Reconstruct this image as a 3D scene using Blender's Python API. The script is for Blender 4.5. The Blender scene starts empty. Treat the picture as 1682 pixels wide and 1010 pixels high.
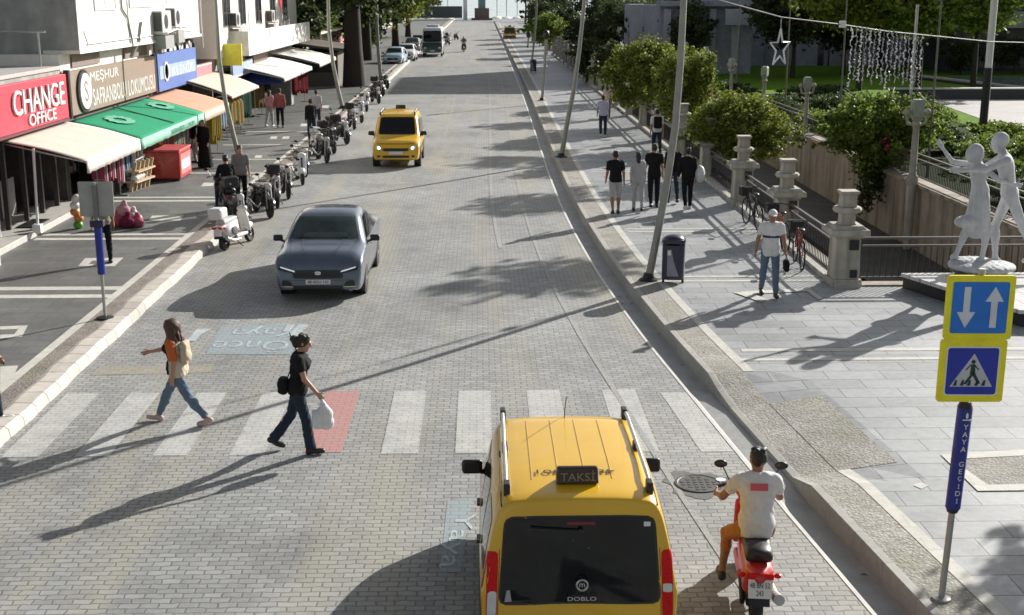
import bpy, math, random
import numpy as np
from mathutils import Vector, Matrix
R = math.radians; PI = math.pi
sc = bpy.context.scene; COL = sc.collection
rnd = random.Random(7); nrs = np.random.RandomState(11)

# ------------------------------------------------------------ camera, sky, sun, exposure
CH, TILT, YAW, FPX = 6.0, R(14.05), R(1.4), 2050.0
FW = Vector((math.sin(YAW)*math.cos(TILT), math.cos(YAW)*math.cos(TILT), -math.sin(TILT)))
RT = Vector((math.cos(YAW), -math.sin(YAW), 0)); UP = RT.cross(FW)
cam = bpy.data.cameras.new('camera'); camo = bpy.data.objects.new('camera', cam); COL.objects.link(camo)
cam.sensor_width = 36; cam.lens = FPX/1682*36; cam.clip_end = 8000; cam.clip_start = .1
camo.matrix_world = Matrix(((RT.x, UP.x, -FW.x, 0), (RT.y, UP.y, -FW.y, 0), (RT.z, UP.z, -FW.z, CH), (0, 0, 0, 1)))
sc.camera = camo
SUN_EL, SUN_AZ = R(23.7), R(46.4)
SV = Vector((math.cos(SUN_EL)*math.cos(SUN_AZ), math.cos(SUN_EL)*math.sin(SUN_AZ), math.sin(SUN_EL)))
world = bpy.data.worlds.new('World'); sc.world = world; world.use_nodes = True
nt = world.node_tree; bg = nt.nodes['Background']
sky = nt.nodes.new('ShaderNodeTexSky'); sky.sky_type = 'NISHITA'; sky.sun_disc = False
sky.sun_elevation = SUN_EL; sky.sun_rotation = PI/2 - SUN_AZ; sky.air_density = 1.1; sky.dust_density = 1.6
hs = nt.nodes.new('ShaderNodeHueSaturation'); hs.inputs['Saturation'].default_value = .4; nt.links.new(sky.outputs[0], hs.inputs['Color']); nt.links.new(hs.outputs[0], bg.inputs[0]); bg.inputs[1].default_value = .066
sl = bpy.data.lights.new('sun', 'SUN'); slo = bpy.data.objects.new('sun', sl); COL.objects.link(slo)
sl.energy = 4.75; sl.angle = R(.5); sl.color = (1, .955, .895)
slo.rotation_euler = SV.to_track_quat('Z', 'Y').to_euler(); slo.location = SV*200
sc.view_settings.view_transform = 'Standard'; sc.view_settings.look = 'None'
sc.view_settings.exposure = .72; sc.view_settings.gamma = 1
sc.cycles.filter_width = 1.6
sc.cycles.max_bounces = 6; sc.cycles.diffuse_bounces = 3; sc.cycles.glossy_bounces = 3; sc.cycles.transmission_bounces = 4

def ray(px, py): return FW + RT*((px-841)/FPX) - UP*((py-505)/FPX)
def G(px, py, z=0.):
    d = ray(px, py); t = (z-CH)/d.z; return Vector((d.x*t, d.y*t, z))
def GX(px, py, X):
    d = ray(px, py); t = X/d.x; return Vector((X, d.y*t, CH+d.z*t))
def AT(px, py, Y):
    d = ray(px, py); t = Y/d.y; return Vector((d.x*t, Y, CH+d.z*t))

# ------------------------------------------------------------ scene bookkeeping
def tag(o, label=None, cat=None, group=None, kind=None):
    if label: o['label'] = label
    if cat: o['category'] = cat
    if group: o['group'] = group
    if kind: o['kind'] = kind
    return o
def thing(name, label, cat, loc=(0, 0, 0), rz=0, group=None):
    o = bpy.data.objects.new(name, None); COL.objects.link(o); o.location = loc; o.rotation_euler = (0, 0, rz)
    o.empty_display_size = .1
    return tag(o, label, cat, group)
def kids(o, _c={}):
    return [c for c in COL.objects if c.parent == o]
def copy_tree(o, label, loc, rz, group=None):
    def cp(s, par):
        c = s.copy(); COL.objects.link(c); c.parent = par
        for k in KIDS.get(s.name, []): cp(k, c)
        return c
    r = cp(o, None); r.location = loc; r.rotation_euler = (0, 0, rz); r['label'] = label
    if group: r['group'] = group
    return r
KIDS = {}
def mesh_obj(name, me, mats, parent=None):
    for m in (mats if isinstance(mats, (list, tuple)) else [mats]): me.materials.append(m)
    o = bpy.data.objects.new(name, me); COL.objects.link(o)
    if parent: o.parent = parent; KIDS.setdefault(parent.name, []).append(o)
    return o

class MB:
    def __init__(s): s.v = []; s.f = []; s.m = []
    def add(s, vs, fs, mi=0):
        b = len(s.v); s.v += [tuple(v) for v in vs]
        for f in fs: s.f.append(tuple(i+b for i in f)); s.m.append(mi)
        return s
    def box(s, x0, x1, y0, y1, z0, z1, mi=0):
        return s.add([(x0,y0,z0),(x1,y0,z0),(x1,y1,z0),(x0,y1,z0),(x0,y0,z1),(x1,y0,z1),(x1,y1,z1),(x0,y1,z1)],
                     [(0,3,2,1),(4,5,6,7),(0,1,5,4),(1,2,6,5),(2,3,7,6),(3,0,4,7)], mi)
    def bar(s, a, b, w, h, mi=0, up=(0,0,1)):          # box along a->b, width w, height h
        a, b = Vector(a), Vector(b); d = (b-a).normalized(); u = Vector(up)
        sd = d.cross(u)
        if sd.length < 1e-4: sd = d.cross(Vector((1,0,0)))
        sd.normalize(); u = sd.cross(d); q = []
        for p in (a, b):
            for i, j in ((-1,-1),(1,-1),(1,1),(-1,1)): q.append(p+sd*(i*w/2)+u*(j*h/2))
        return s.add(q, [(3,2,1,0),(4,5,6,7),(0,1,5,4),(1,2,6,5),(2,3,7,6),(3,0,4,7)], mi)
    def tube(s, pts, r, n=8, mi=0, closed=False):
        pts = [Vector(p) for p in pts]; N = len(pts); rs = r if isinstance(r, (list, tuple)) else [r]*N
        ref = None; vs = []
        for i, p in enumerate(pts):
            if closed: t = pts[(i+1) % N]-pts[i-1]
            else: t = pts[min(i+1, N-1)]-pts[max(i-1, 0)]
            t.normalize()
            if ref is None: ref = Vector((0,0,1)) if abs(t.z) < .9 else Vector((1,0,0))
            sd = t.cross(ref); sd.normalize(); u = sd.cross(t); ref = u
            for k in range(n):
                a = 2*PI*k/n; vs.append(p+(sd*math.cos(a)+u*math.sin(a))*rs[i])
        fs = []
        for i in range(N if closed else N-1):
            j = (i+1) % N
            for k in range(n): fs.append((i*n+k, i*n+(k+1) % n, j*n+(k+1) % n, j*n+k))
        if not closed: fs += [tuple(reversed(range(n))), tuple((N-1)*n+k for k in range(n))]
        return s.add(vs, fs, mi)
    def lathe(s, prof, n=16, c=(0,0,0), axis='z', mi=0, sq=False):
        vs = []; fs = []; N = len(prof)
        for r_, z in prof:
            for k in range(n):
                a = 2*PI*(k+.5)/n
                if sq: a = 2*PI*(k+.5)/n; 
                x, y = r_*math.cos(a), r_*math.sin(a)
                if axis == 'z': p = (x, y, z)
                elif axis == 'x': p = (z, x, y)
                else: p = (y, z, x)
                vs.append((p[0]+c[0], p[1]+c[1], p[2]+c[2]))
        for i in range(N-1):
            for k in range(n): fs.append((i*n+k, i*n+(k+1) % n, (i+1)*n+(k+1) % n, (i+1)*n+k))
        fs += [tuple(reversed(range(n))), tuple((N-1)*n+k for k in range(n))]
        return s.add(vs, fs, mi)
    def sphere(s, c, r, n=12, m=8, mi=0):
        rx, ry, rz = r if isinstance(r, (tuple, list)) else (r, r, r)
        vs = []; fs = []
        for i in range(m+1):
            t = PI*i/m
            for k in range(n): vs.append((c[0]+rx*math.sin(t)*math.cos(2*PI*k/n), c[1]+ry*math.sin(t)*math.sin(2*PI*k/n), c[2]-rz*math.cos(t)))
        for i in range(m):
            for k in range(n): fs.append((i*n+k, i*n+(k+1) % n, (i+1)*n+(k+1) % n, (i+1)*n+k))
        return s.add(vs, fs, mi)
    def prism(s, poly, ext, mi=0):                    # poly: 3D points, ext: extrusion vector
        n = len(poly); e = Vector(ext); vs = [Vector(p) for p in poly]+[Vector(p)+e for p in poly]
        return s.add(vs, [tuple(range(n))[::-1], tuple(range(n, 2*n))]+[(i, (i+1) % n, n+(i+1) % n, n+i) for i in range(n)], mi)
    def sheet(s, poly, mi=0): return s.add(poly, [tuple(range(len(poly)))], mi)
    def grid(s, P, mi=0, closev=False):               # P: rows of points
        n = len(P); m = len(P[0]); vs = [p for r_ in P for p in r_]
        return s.add(vs, [(i*m+j, i*m+(j+1) % m, (i+1)*m+(j+1) % m, (i+1)*m+j) for i in range(n-1) for j in range(m if closev else m-1)], mi)
    def build(s, name, mats, parent=None, smooth=0, bevel=0, loc=None, fixn=False):
        me = bpy.data.meshes.new(name); me.from_pydata(s.v, [], s.f)
        me.polygons.foreach_set('material_index', s.m); me.update()
        if smooth: me.shade_smooth(); me.set_sharp_from_angle(angle=R(smooth))
        o = mesh_obj(name, me, mats, parent)
        if loc: o.location = loc
        if bevel:
            b = o.modifiers.new('bevel', 'BEVEL'); b.width = bevel; b.segments = 2; b.limit_method = 'ANGLE'; b.angle_limit = R(50)
        return o
def rrect(w, h, r, n=5):                               # rounded rectangle, centred, ccw 2D
    o = []
    for cx, cy, a0 in ((w/2-r, h/2-r, 0), (-w/2+r, h/2-r, 90), (-w/2+r, -h/2+r, 180), (w/2-r, -h/2+r, 270)):
        for k in range(n+1): a = R(a0+90*k/n); o.append((cx+r*math.cos(a), cy+r*math.sin(a)))
    return o
def lettering(name, s, m, parent, org, xd, yd, w=None, h=None, ext=.006, spacing=1.0):
    c = bpy.data.curves.new(name, 'FONT'); c.body = s; c.size = 1; c.align_x = 'CENTER'; c.align_y = 'CENTER'; c.space_character = spacing
    c.resolution_u = 3; c.extrude = .5
    t = bpy.data.objects.new('t', c); COL.objects.link(t); bpy.context.view_layer.update()
    me = bpy.data.meshes.new_from_object(t.evaluated_get(bpy.context.evaluated_depsgraph_get()))
    bpy.data.objects.remove(t); bpy.data.curves.remove(c)
    n = len(me.vertices); a = np.empty(n*3); me.vertices.foreach_get('co', a); a = a.reshape(-1, 3)
    lo, hi = a.min(0), a.max(0); a -= (lo+hi)/2; sz = hi-lo
    k = h/sz[1] if h else w/sz[0]; kx = w/sz[0] if w else k
    xd, yd = Vector(xd).normalized(), Vector(yd).normalized(); zd = xd.cross(yd)
    M = np.array([[xd[i]*kx, yd[i]*k, zd[i]*ext*2] for i in range(3)])
    a[:, 2] *= 1/max(sz[2], 1e-6)*.5
    a = a@M.T + np.array(org); me.vertices.foreach_set('co', a.ravel()); me.materials.clear(); me.name = name; me.update()
    return mesh_obj(name, me, m, parent)

# ------------------------------------------------------------ materials
def L(nt, a, b): nt.links.new(a, b)
def newmat(name):
    m = bpy.data.materials.new(name); m.use_nodes = True
    return m, m.node_tree, m.node_tree.nodes['Principled BSDF']
def coords(nt, kind='Object', scale=(1,1,1)):
    t = nt.nodes.new('ShaderNodeTexCoord'); mp = nt.nodes.new('ShaderNodeMapping'); mp.inputs['Scale'].default_value = scale
    L(nt, t.outputs[kind], mp.inputs[0]); return mp.outputs[0]
def noise(nt, co, scale, detail=4, rough=.55, dist=0):
    n = nt.nodes.new('ShaderNodeTexNoise'); n.inputs['Scale'].default_value = scale; n.inputs['Detail'].default_value = detail
    n.inputs['Roughness'].default_value = rough; n.inputs['Distortion'].default_value = dist
    if co is not None: L(nt, co, n.inputs['Vector'])
    return n.outputs['Fac']
def ramp(nt, f, a, b, c0=0., c1=1.):
    n = nt.nodes.new('ShaderNodeMapRange'); n.inputs[1].default_value = a; n.inputs[2].default_value = b
    n.inputs[3].default_value = c0; n.inputs[4].default_value = c1; L(nt, f, n.inputs[0]); return n.outputs[0]
def mixc(nt, f, a, b, mode='MIX'):
    n = nt.nodes.new('ShaderNodeMix'); n.data_type = 'RGBA'; n.blend_type = mode
    for i, v in ((0, f), (6, a), (7, b)):
        if hasattr(v, 'is_linked'): L(nt, v, n.inputs[i])
        else: n.inputs[i].default_value = v if i == 0 else (*v, 1) if len(v) == 3 else v
    return n.outputs[2]
def mth(nt, op, a, b=0.):
    n = nt.nodes.new('ShaderNodeMath'); n.operation = op
    for i, v in ((0, a), (1, b)):
        if hasattr(v, 'is_linked'): L(nt, v, n.inputs[i])
        else: n.inputs[i].default_value = v
    return n.outputs[0]
def vmul(nt, col, f):                                  # colour times scalar socket
    n = nt.nodes.new('ShaderNodeVectorMath'); n.operation = 'SCALE'
    if hasattr(col, 'is_linked'): L(nt, col, n.inputs[0])
    else: n.inputs[0].default_value = col[:3]
    L(nt, f, n.inputs['Scale']); return n.outputs[0]
def bumpn(nt, h, strength, dist, p):
    b = nt.nodes.new('ShaderNodeBump'); b.inputs['Strength'].default_value = strength; b.inputs['Distance'].default_value = dist
    L(nt, h, b.inputs['Height']); L(nt, b.outputs[0], p.inputs['Normal'])
MC = {}
def mat(name, col, rough=.6, metal=0, var=.14, scale=5, bump=0., bscale=60, coat=0, spec=.5, emit=0):
    if name in MC: return MC[name]
    m, nt, p = newmat(name); co = coords(nt)
    f = noise(nt, co, scale); f2 = noise(nt, co, scale*7, 3)
    s = ramp(nt, f if coat else mth(nt, 'ADD', mth(nt, 'MULTIPLY', f, .7), mth(nt, 'MULTIPLY', f2, .3)), .3, .7, 1-var, 1+var)
    L(nt, vmul(nt, col, s), p.inputs['Base Color'])
    dr = 0 if coat else .08; L(nt, ramp(nt, f2, .3, .7, max(rough-dr, .02), min(rough+dr, 1)), p.inputs['Roughness'])
    p.inputs['Metallic'].default_value = metal; p.inputs['Coat Weight'].default_value = coat; p.inputs['Specular IOR Level'].default_value = spec
    if bump: bumpn(nt, noise(nt, co, bscale, 4), bump, .01, p)
    if emit: p.inputs['Emission Color'].default_value = (*col, 1); p.inputs['Emission Strength'].default_value = emit
    MC[name] = m; return m
def brick(nt, co, w, h, mortar, offset=.5, bias=0, smooth=.3):
    b = nt.nodes.new('ShaderNodeTexBrick'); b.offset = offset; b.squash = 1; L(nt, co, b.inputs['Vector'])
    for k, v in (('Scale', 1), ('Mortar Size', mortar), ('Mortar Smooth', smooth), ('Bias', bias), ('Brick Width', w), ('Row Height', h)): b.inputs[k].default_value = v
    b.inputs['Color1'].default_value = (0, 0, 0, 1); b.inputs['Color2'].default_value = (1, 1, 1, 1); b.inputs['Mortar'].default_value = (.5, .5, .5, 1)
    return b
def wavy(nt, co, amp, sc_):
    n = nt.nodes.new('ShaderNodeTexNoise'); n.inputs['Scale'].default_value = sc_; n.inputs['Detail'].default_value = 1; L(nt, co, n.inputs['Vector'])
    a = nt.nodes.new('ShaderNodeVectorMath'); a.operation = 'SUBTRACT'; L(nt, n.outputs['Color'], a.inputs[0]); a.inputs[1].default_value = (.5, .5, .5)
    b = nt.nodes.new('ShaderNodeVectorMath'); b.operation = 'SCALE'; L(nt, a.outputs[0], b.inputs[0]); b.inputs['Scale'].default_value = amp
    c = nt.nodes.new('ShaderNodeVectorMath'); c.operation = 'ADD'; L(nt, co, c.inputs[0]); L(nt, b.outputs[0], c.inputs[1]); return c.outputs[0]
def paving(name, col, w, h, mortar, var=.12, joint=.45, wav=.0, big=.16, bump=.5, tint=None, offset=.5, rough=.75, paint=None, wear=(.42, .62), streak=0, rot=0, spots=0, spec=.35):
    m, nt, p = newmat(name); co = coords(nt)
    if rot: co.node.inputs['Rotation'].default_value = (0, 0, rot)
    cw = wavy(nt, co, wav, 7) if wav else co
    b = brick(nt, cw, w, h, mortar, offset)
    tone = ramp(nt, b.outputs['Color'], 0, 1, 1-var, 1+var)
    base = vmul(nt, col, tone)
    f = noise(nt, co, .35, 5, .6); g = noise(nt, co, 9, 4); fine = noise(nt, co, 90, 3, .7)
    base = vmul(nt, base, ramp(nt, f, .3, .7, 1-big, 1+big)); base = vmul(nt, base, ramp(nt, g, .3, .7, .9, 1.1)); base = vmul(nt, base, ramp(nt, fine, .3, .7, .86, 1.14))
    if tint:                                          # long worn tyre tracks and dust, along the road
        sco = coords(nt, scale=(.55, .035, 1)); t = noise(nt, sco, 1.6, 4, .6)
        base = mixc(nt, ramp(nt, t, .48, .66, 0, streak), base, tint, 'MIX')
        st = noise(nt, coords(nt, scale=(1, .35, 1)), .8, 5, .65)
        base = vmul(nt, base, ramp(nt, st, .56, .74, 1, .72)); sp = noise(nt, co, 2.6, 6, .75); base = vmul(nt, base, ramp(nt, sp, .62, .74, 1, .66))
    if spots:
        for s0, th, dk in ((3.1, .06, .62), (1.3, .05, .7), (7, .07, .75)):
            v = nt.nodes.new('ShaderNodeTexVoronoi'); v.inputs['Scale'].default_value = s0; L(nt, wavy(nt, co, .06, 9), v.inputs['Vector']); base = vmul(nt, base, ramp(nt, v.outputs['Distance'], th*.5, th, dk, 1))
        dirt = noise(nt, co, 1.1, 6, .7); base = vmul(nt, base, ramp(nt, dirt, .52, .72, 1, .78))
    if paint:
        wn = noise(nt, co, 3.2, 6, .7); wn2 = noise(nt, co, 26, 3, .7)
        k = ramp(nt, mth(nt, 'ADD', mth(nt, 'MULTIPLY', wn, .6), mth(nt, 'MULTIPLY', wn2, .4)), wear[0], wear[1], 1, .12)
        base = mixc(nt, k, base, vmul(nt, paint, ramp(nt, fine, .3, .7, .92, 1.06)))
    base = vmul(nt, base, ramp(nt, b.outputs['Fac'], 0, 1, 1, joint if not paint else (1+joint)/2))
    L(nt, base, p.inputs['Base Color']); p.inputs['Roughness'].default_value = rough; p.inputs['Specular IOR Level'].default_value = spec
    hgt = mth(nt, 'ADD', mth(nt, 'MULTIPLY', b.outputs['Fac'], -1), mth(nt, 'MULTIPLY', fine, .3))
    bumpn(nt, hgt, bump, .008, p)
    return m
ROADC = (.288, .293, .286)
M_road = paving('road_pavers', ROADC, .2, .107, .011, var=.15, joint=.56, wav=.05, big=.22, rough=.7, spec=.4, tint=(.36, .34, .275), streak=.75)
M_paint = paving('worn_white_paint', ROADC, .2, .107, .010, var=.1, joint=.55, wav=.03, paint=(.51, .51, .485), wear=(.42, .68), bump=.3)
M_redp = paving('worn_red_paint', ROADC, .2, .107, .010, var=.1, joint=.55, wav=.03, paint=(.45, .235, .215), wear=(.48, .78), bump=.3)
M_bluep = paving('faded_blue_paint', ROADC, .2, .107, .010, var=.1, joint=.55, wav=.03, paint=(.27, .35, .39), wear=(.38, .63), bump=.3)
M_faintw = paving('faded_white_lettering_paint', ROADC, .2, .107, .010, var=.1, joint=.55, wav=.03, paint=(.48, .55, .58), wear=(.41, .66), bump=.3)
M_yelp = paving('faded_yellow_paint', ROADC, .2, .107, .010, var=.1, joint=.55, wav=.03, paint=(.40, .32, .17), wear=(.26, .58), bump=.3)
M_line = paving('faint_edge_line_paint', ROADC, .2, .107, .010, var=.1, joint=.55, wav=.03, paint=(.4, .39, .35), wear=(.3, .56), bump=.3)
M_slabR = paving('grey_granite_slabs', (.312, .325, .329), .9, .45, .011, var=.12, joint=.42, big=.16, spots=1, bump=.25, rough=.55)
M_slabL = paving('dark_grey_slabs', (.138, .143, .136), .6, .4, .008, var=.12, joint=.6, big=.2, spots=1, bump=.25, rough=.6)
def pebbles(name, col, sc_=26):
    m, nt, p = newmat(name); co = coords(nt); v = nt.nodes.new('ShaderNodeTexVoronoi'); v.inputs['Scale'].default_value = sc_; L(nt, wavy(nt, co, .03, 12), v.inputs['Vector'])
    hs_ = nt.nodes.new('ShaderNodeSeparateColor'); L(nt, v.outputs['Color'], hs_.inputs[0]); c = vmul(nt, col, ramp(nt, hs_.outputs[0], 0, 1, .78, 1.22)); c = vmul(nt, c, ramp(nt, v.outputs['Distance'], .25, .7, 1.05, .72)); c = vmul(nt, c, ramp(nt, noise(nt, co, 1.6, 6, .7), .3, .7, .72, 1.22)); c = mixc(nt, ramp(nt, noise(nt, co, .9, 4), .5, .7, 0, .5), c, (.2, .2, .12)); L(nt, c, p.inputs['Base Color']); p.inputs['Roughness'].default_value = .85; bumpn(nt, mth(nt, 'MULTIPLY', v.outputs['Distance'], -1), .8, .01, p); return m
M_cobR = pebbles('pebble_strip', (.34, .325, .29))
M_cobL = pebbles('brown_pebble_strip', (.26, .225, .2))
M_band = paving('white_marble_band', (.52, .51, .46), .6, .3, .006, var=.05, joint=.75, big=.08, bump=.2)
M_kerbR = paving('grey_kerb_stone', (.36, .35, .32), 5, .8, .006, var=.08, joint=.55, big=.14, bump=.3, offset=0)
M_kerbL = paving('pale_kerb_stone', (.5, .46, .41), 5, .52, .014, var=.1, joint=.4, big=.16, bump=.5, wav=.05, offset=0)
M_gut = mat('gutter_concrete', (.36, .36, .35), .7, var=.22, scale=2, bump=.3)
M_gutlip = mat('gutter_lip_stone', (.6, .59, .55), .7, var=.2, scale=3, bump=.3)
M_earth = mat('ground_asphalt_grey', (.2, .2, .19), .85, var=.2, scale=.2, bump=.2)
M_lawn = mat('lawn_grass', (.12, .22, .02), .95, var=.35, scale=3, bump=1, bscale=25, spec=.05)
M_plaza = paving('plaza_slabs', (.4, .39, .37), 1.2, .6, .012, var=.06, joint=.65, big=.1, bump=.2)
M_tile = paving('white_platform_tiles', (.62, .61, .6), .3, .3, .012, var=.05, joint=.5, big=.08, offset=0, bump=.3, rough=.4)

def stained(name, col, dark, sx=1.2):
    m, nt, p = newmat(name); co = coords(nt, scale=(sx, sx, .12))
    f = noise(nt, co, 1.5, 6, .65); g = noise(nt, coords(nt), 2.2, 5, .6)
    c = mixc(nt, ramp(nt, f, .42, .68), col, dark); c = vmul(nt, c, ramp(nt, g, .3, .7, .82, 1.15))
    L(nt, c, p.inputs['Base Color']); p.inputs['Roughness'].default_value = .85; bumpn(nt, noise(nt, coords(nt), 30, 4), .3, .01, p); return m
M_stone = stained('pillar_limestone', (.46, .43, .37), (.27, .25, .2), 2.2)
M_canal = stained('stained_canal_concrete', (.36, .31, .25), (.15, .13, .095))
M_white = stained('white_stucco', (.78, .77, .74), (.6, .58, .53), .6)
M_white2 = mat('cream_render', (.7, .67, .6), .8, var=.08, bump=.15)
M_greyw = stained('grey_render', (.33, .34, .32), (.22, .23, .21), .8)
M_bluegrey = stained('blue_grey_cladding', (.34, .36, .43), (.27, .29, .35), .4)
M_metal = mat('galvanised_steel', (.42, .42, .4), .45, .7, var=.15, scale=8)
M_pole = mat('grey_painted_pole', (.3, .3, .27), .55, .3, var=.15, scale=4)
M_dark = mat('dark_iron', (.03, .03, .032), .5, .4, var=.2)
M_black = mat('black_plastic', (.018, .018, .02), .4, var=.2)
M_rub = mat('tyre_rubber', (.022, .022, .023), .8, var=.2, bump=.2)
M_chrome = mat('polished_metal', (.6, .6, .6), .22, 1, var=.08)
M_alu = mat('brushed_aluminium', (.55, .55, .54), .35, .9, var=.1)
M_wht = mat('white_enamel', (.78, .78, .76), .4, var=.05)
M_wplast = mat('white_plastic', (.66, .66, .64), .35, var=.06, coat=.2)
M_red = mat('red_paint', (.5, .025, .02), .35, var=.1, coat=.4)
M_redsign = mat('red_sign_vinyl', (.62, .05, .08), .45, var=.1)
M_yel = mat('taxi_yellow_paint', (.72, .42, .012), .32, var=.06, scale=1.5, coat=.6)
M_grey = mat('blue_grey_car_paint', (.12, .145, .185), .28, .55, var=.08, coat=.7)
M_cwhite = mat('white_car_paint', (.72, .74, .76), .3, var=.04, coat=.5)
M_cblue = mat('pale_blue_car_paint', (.42, .55, .66), .3, var=.05, coat=.5)
def glass(name, col, rough=.06):
    m, nt, p = newmat(name); f = noise(nt, coords(nt), 3, 3)
    L(nt, vmul(nt, col, ramp(nt, f, .3, .7, .6, 1.4)), p.inputs['Base Color']); p.inputs['Roughness'].default_value = rough
    p.inputs['Specular IOR Level'].default_value = .4; p.inputs['Coat Weight'].default_value = .08; return m
M_glass = glass('tinted_glass', (.006, .007, .008)); M_glassg = glass('greenish_glass', (.045, .062, .058)); M_win = glass('window_glass', (.04, .045, .05), .1)  # windscreen reflection is lightened into the greenish glass colour
M_lampr = mat('red_lamp_lens', (.62, .004, .006), .3, var=.15, spec=.25)
M_lampw = mat('clear_lamp_lens', (.62, .62, .6), .12, var=.1, coat=.6)
M_headl = mat('lit_headlamp', (1, .93, .8), .2, var=.02, emit=2.2)
M_plate = mat('plate_white', (.7, .7, .7), .4, var=.04)
M_bark = mat('tree_bark', (.035, .028, .022), .9, var=.3, scale=8, bump=.8, bscale=25)  # bark colour darkened to paint in the shade under the crowns
def leafmat(name, col, col2):
    m, nt, p = newmat(name); g = nt.nodes.new('ShaderNodeNewGeometry')
    c = mixc(nt, g.outputs['Random Per Island'], col, col2); c = vmul(nt, c, ramp(nt, noise(nt, coords(nt), 1.3, 3), .3, .7, .75, 1.25))
    L(nt, c, p.inputs['Base Color']); p.inputs['Roughness'].default_value = .55; p.inputs['Specular IOR Level'].default_value = .3
    t = nt.nodes.new('ShaderNodeBsdfTranslucent'); L(nt, c, t.inputs[0]); mx = nt.nodes.new('ShaderNodeMixShader'); mx.inputs[0].default_value = .42
    L(nt, p.outputs[0], mx.inputs[1]); L(nt, t.outputs[0], mx.inputs[2]); L(nt, mx.outputs[0], nt.nodes['Material Output'].inputs[0]); return m
M_leafA = leafmat('yellow_green_leaves', (.27, .31, .055), (.09, .12, .022)); M_leafB = leafmat('fresh_green_leaves', (.25, .33, .055), (.07, .125, .025))
M_leafC = leafmat('dark_green_leaves', (.075, .105, .036), (.036, .056, .018)); M_leafD = leafmat('palm_leaves', (.06, .085, .035), (.03, .045, .02))
M_petal = mat('pink_blossom', (.5, .05, .12), .6)
def cloth(name, col): return mat(name, col, .85, var=.12, scale=9, bump=.25, bscale=120, spec=.2)
M_skin = mat('skin', (.42, .23, .15), .55, var=.08); M_skin2 = mat('tanned_skin', (.3, .155, .095), .55, var=.08)
M_hairk = mat('dark_hair', (.018, .012, .01), .5, var=.3, scale=30, bump=.6, bscale=90); M_hairb = mat('brown_hair', (.075, .032, .025), .5, var=.3, scale=30, bump=.6, bscale=90); M_hairg = mat('grey_hair', (.5, .48, .45), .6, var=.2, scale=30)
M_sea = mat('sea_water', (.5, .6, .63), .25, var=.15, scale=.05, bump=.2, bscale=2)  # pale base colour carries the sky glare on the water
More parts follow.
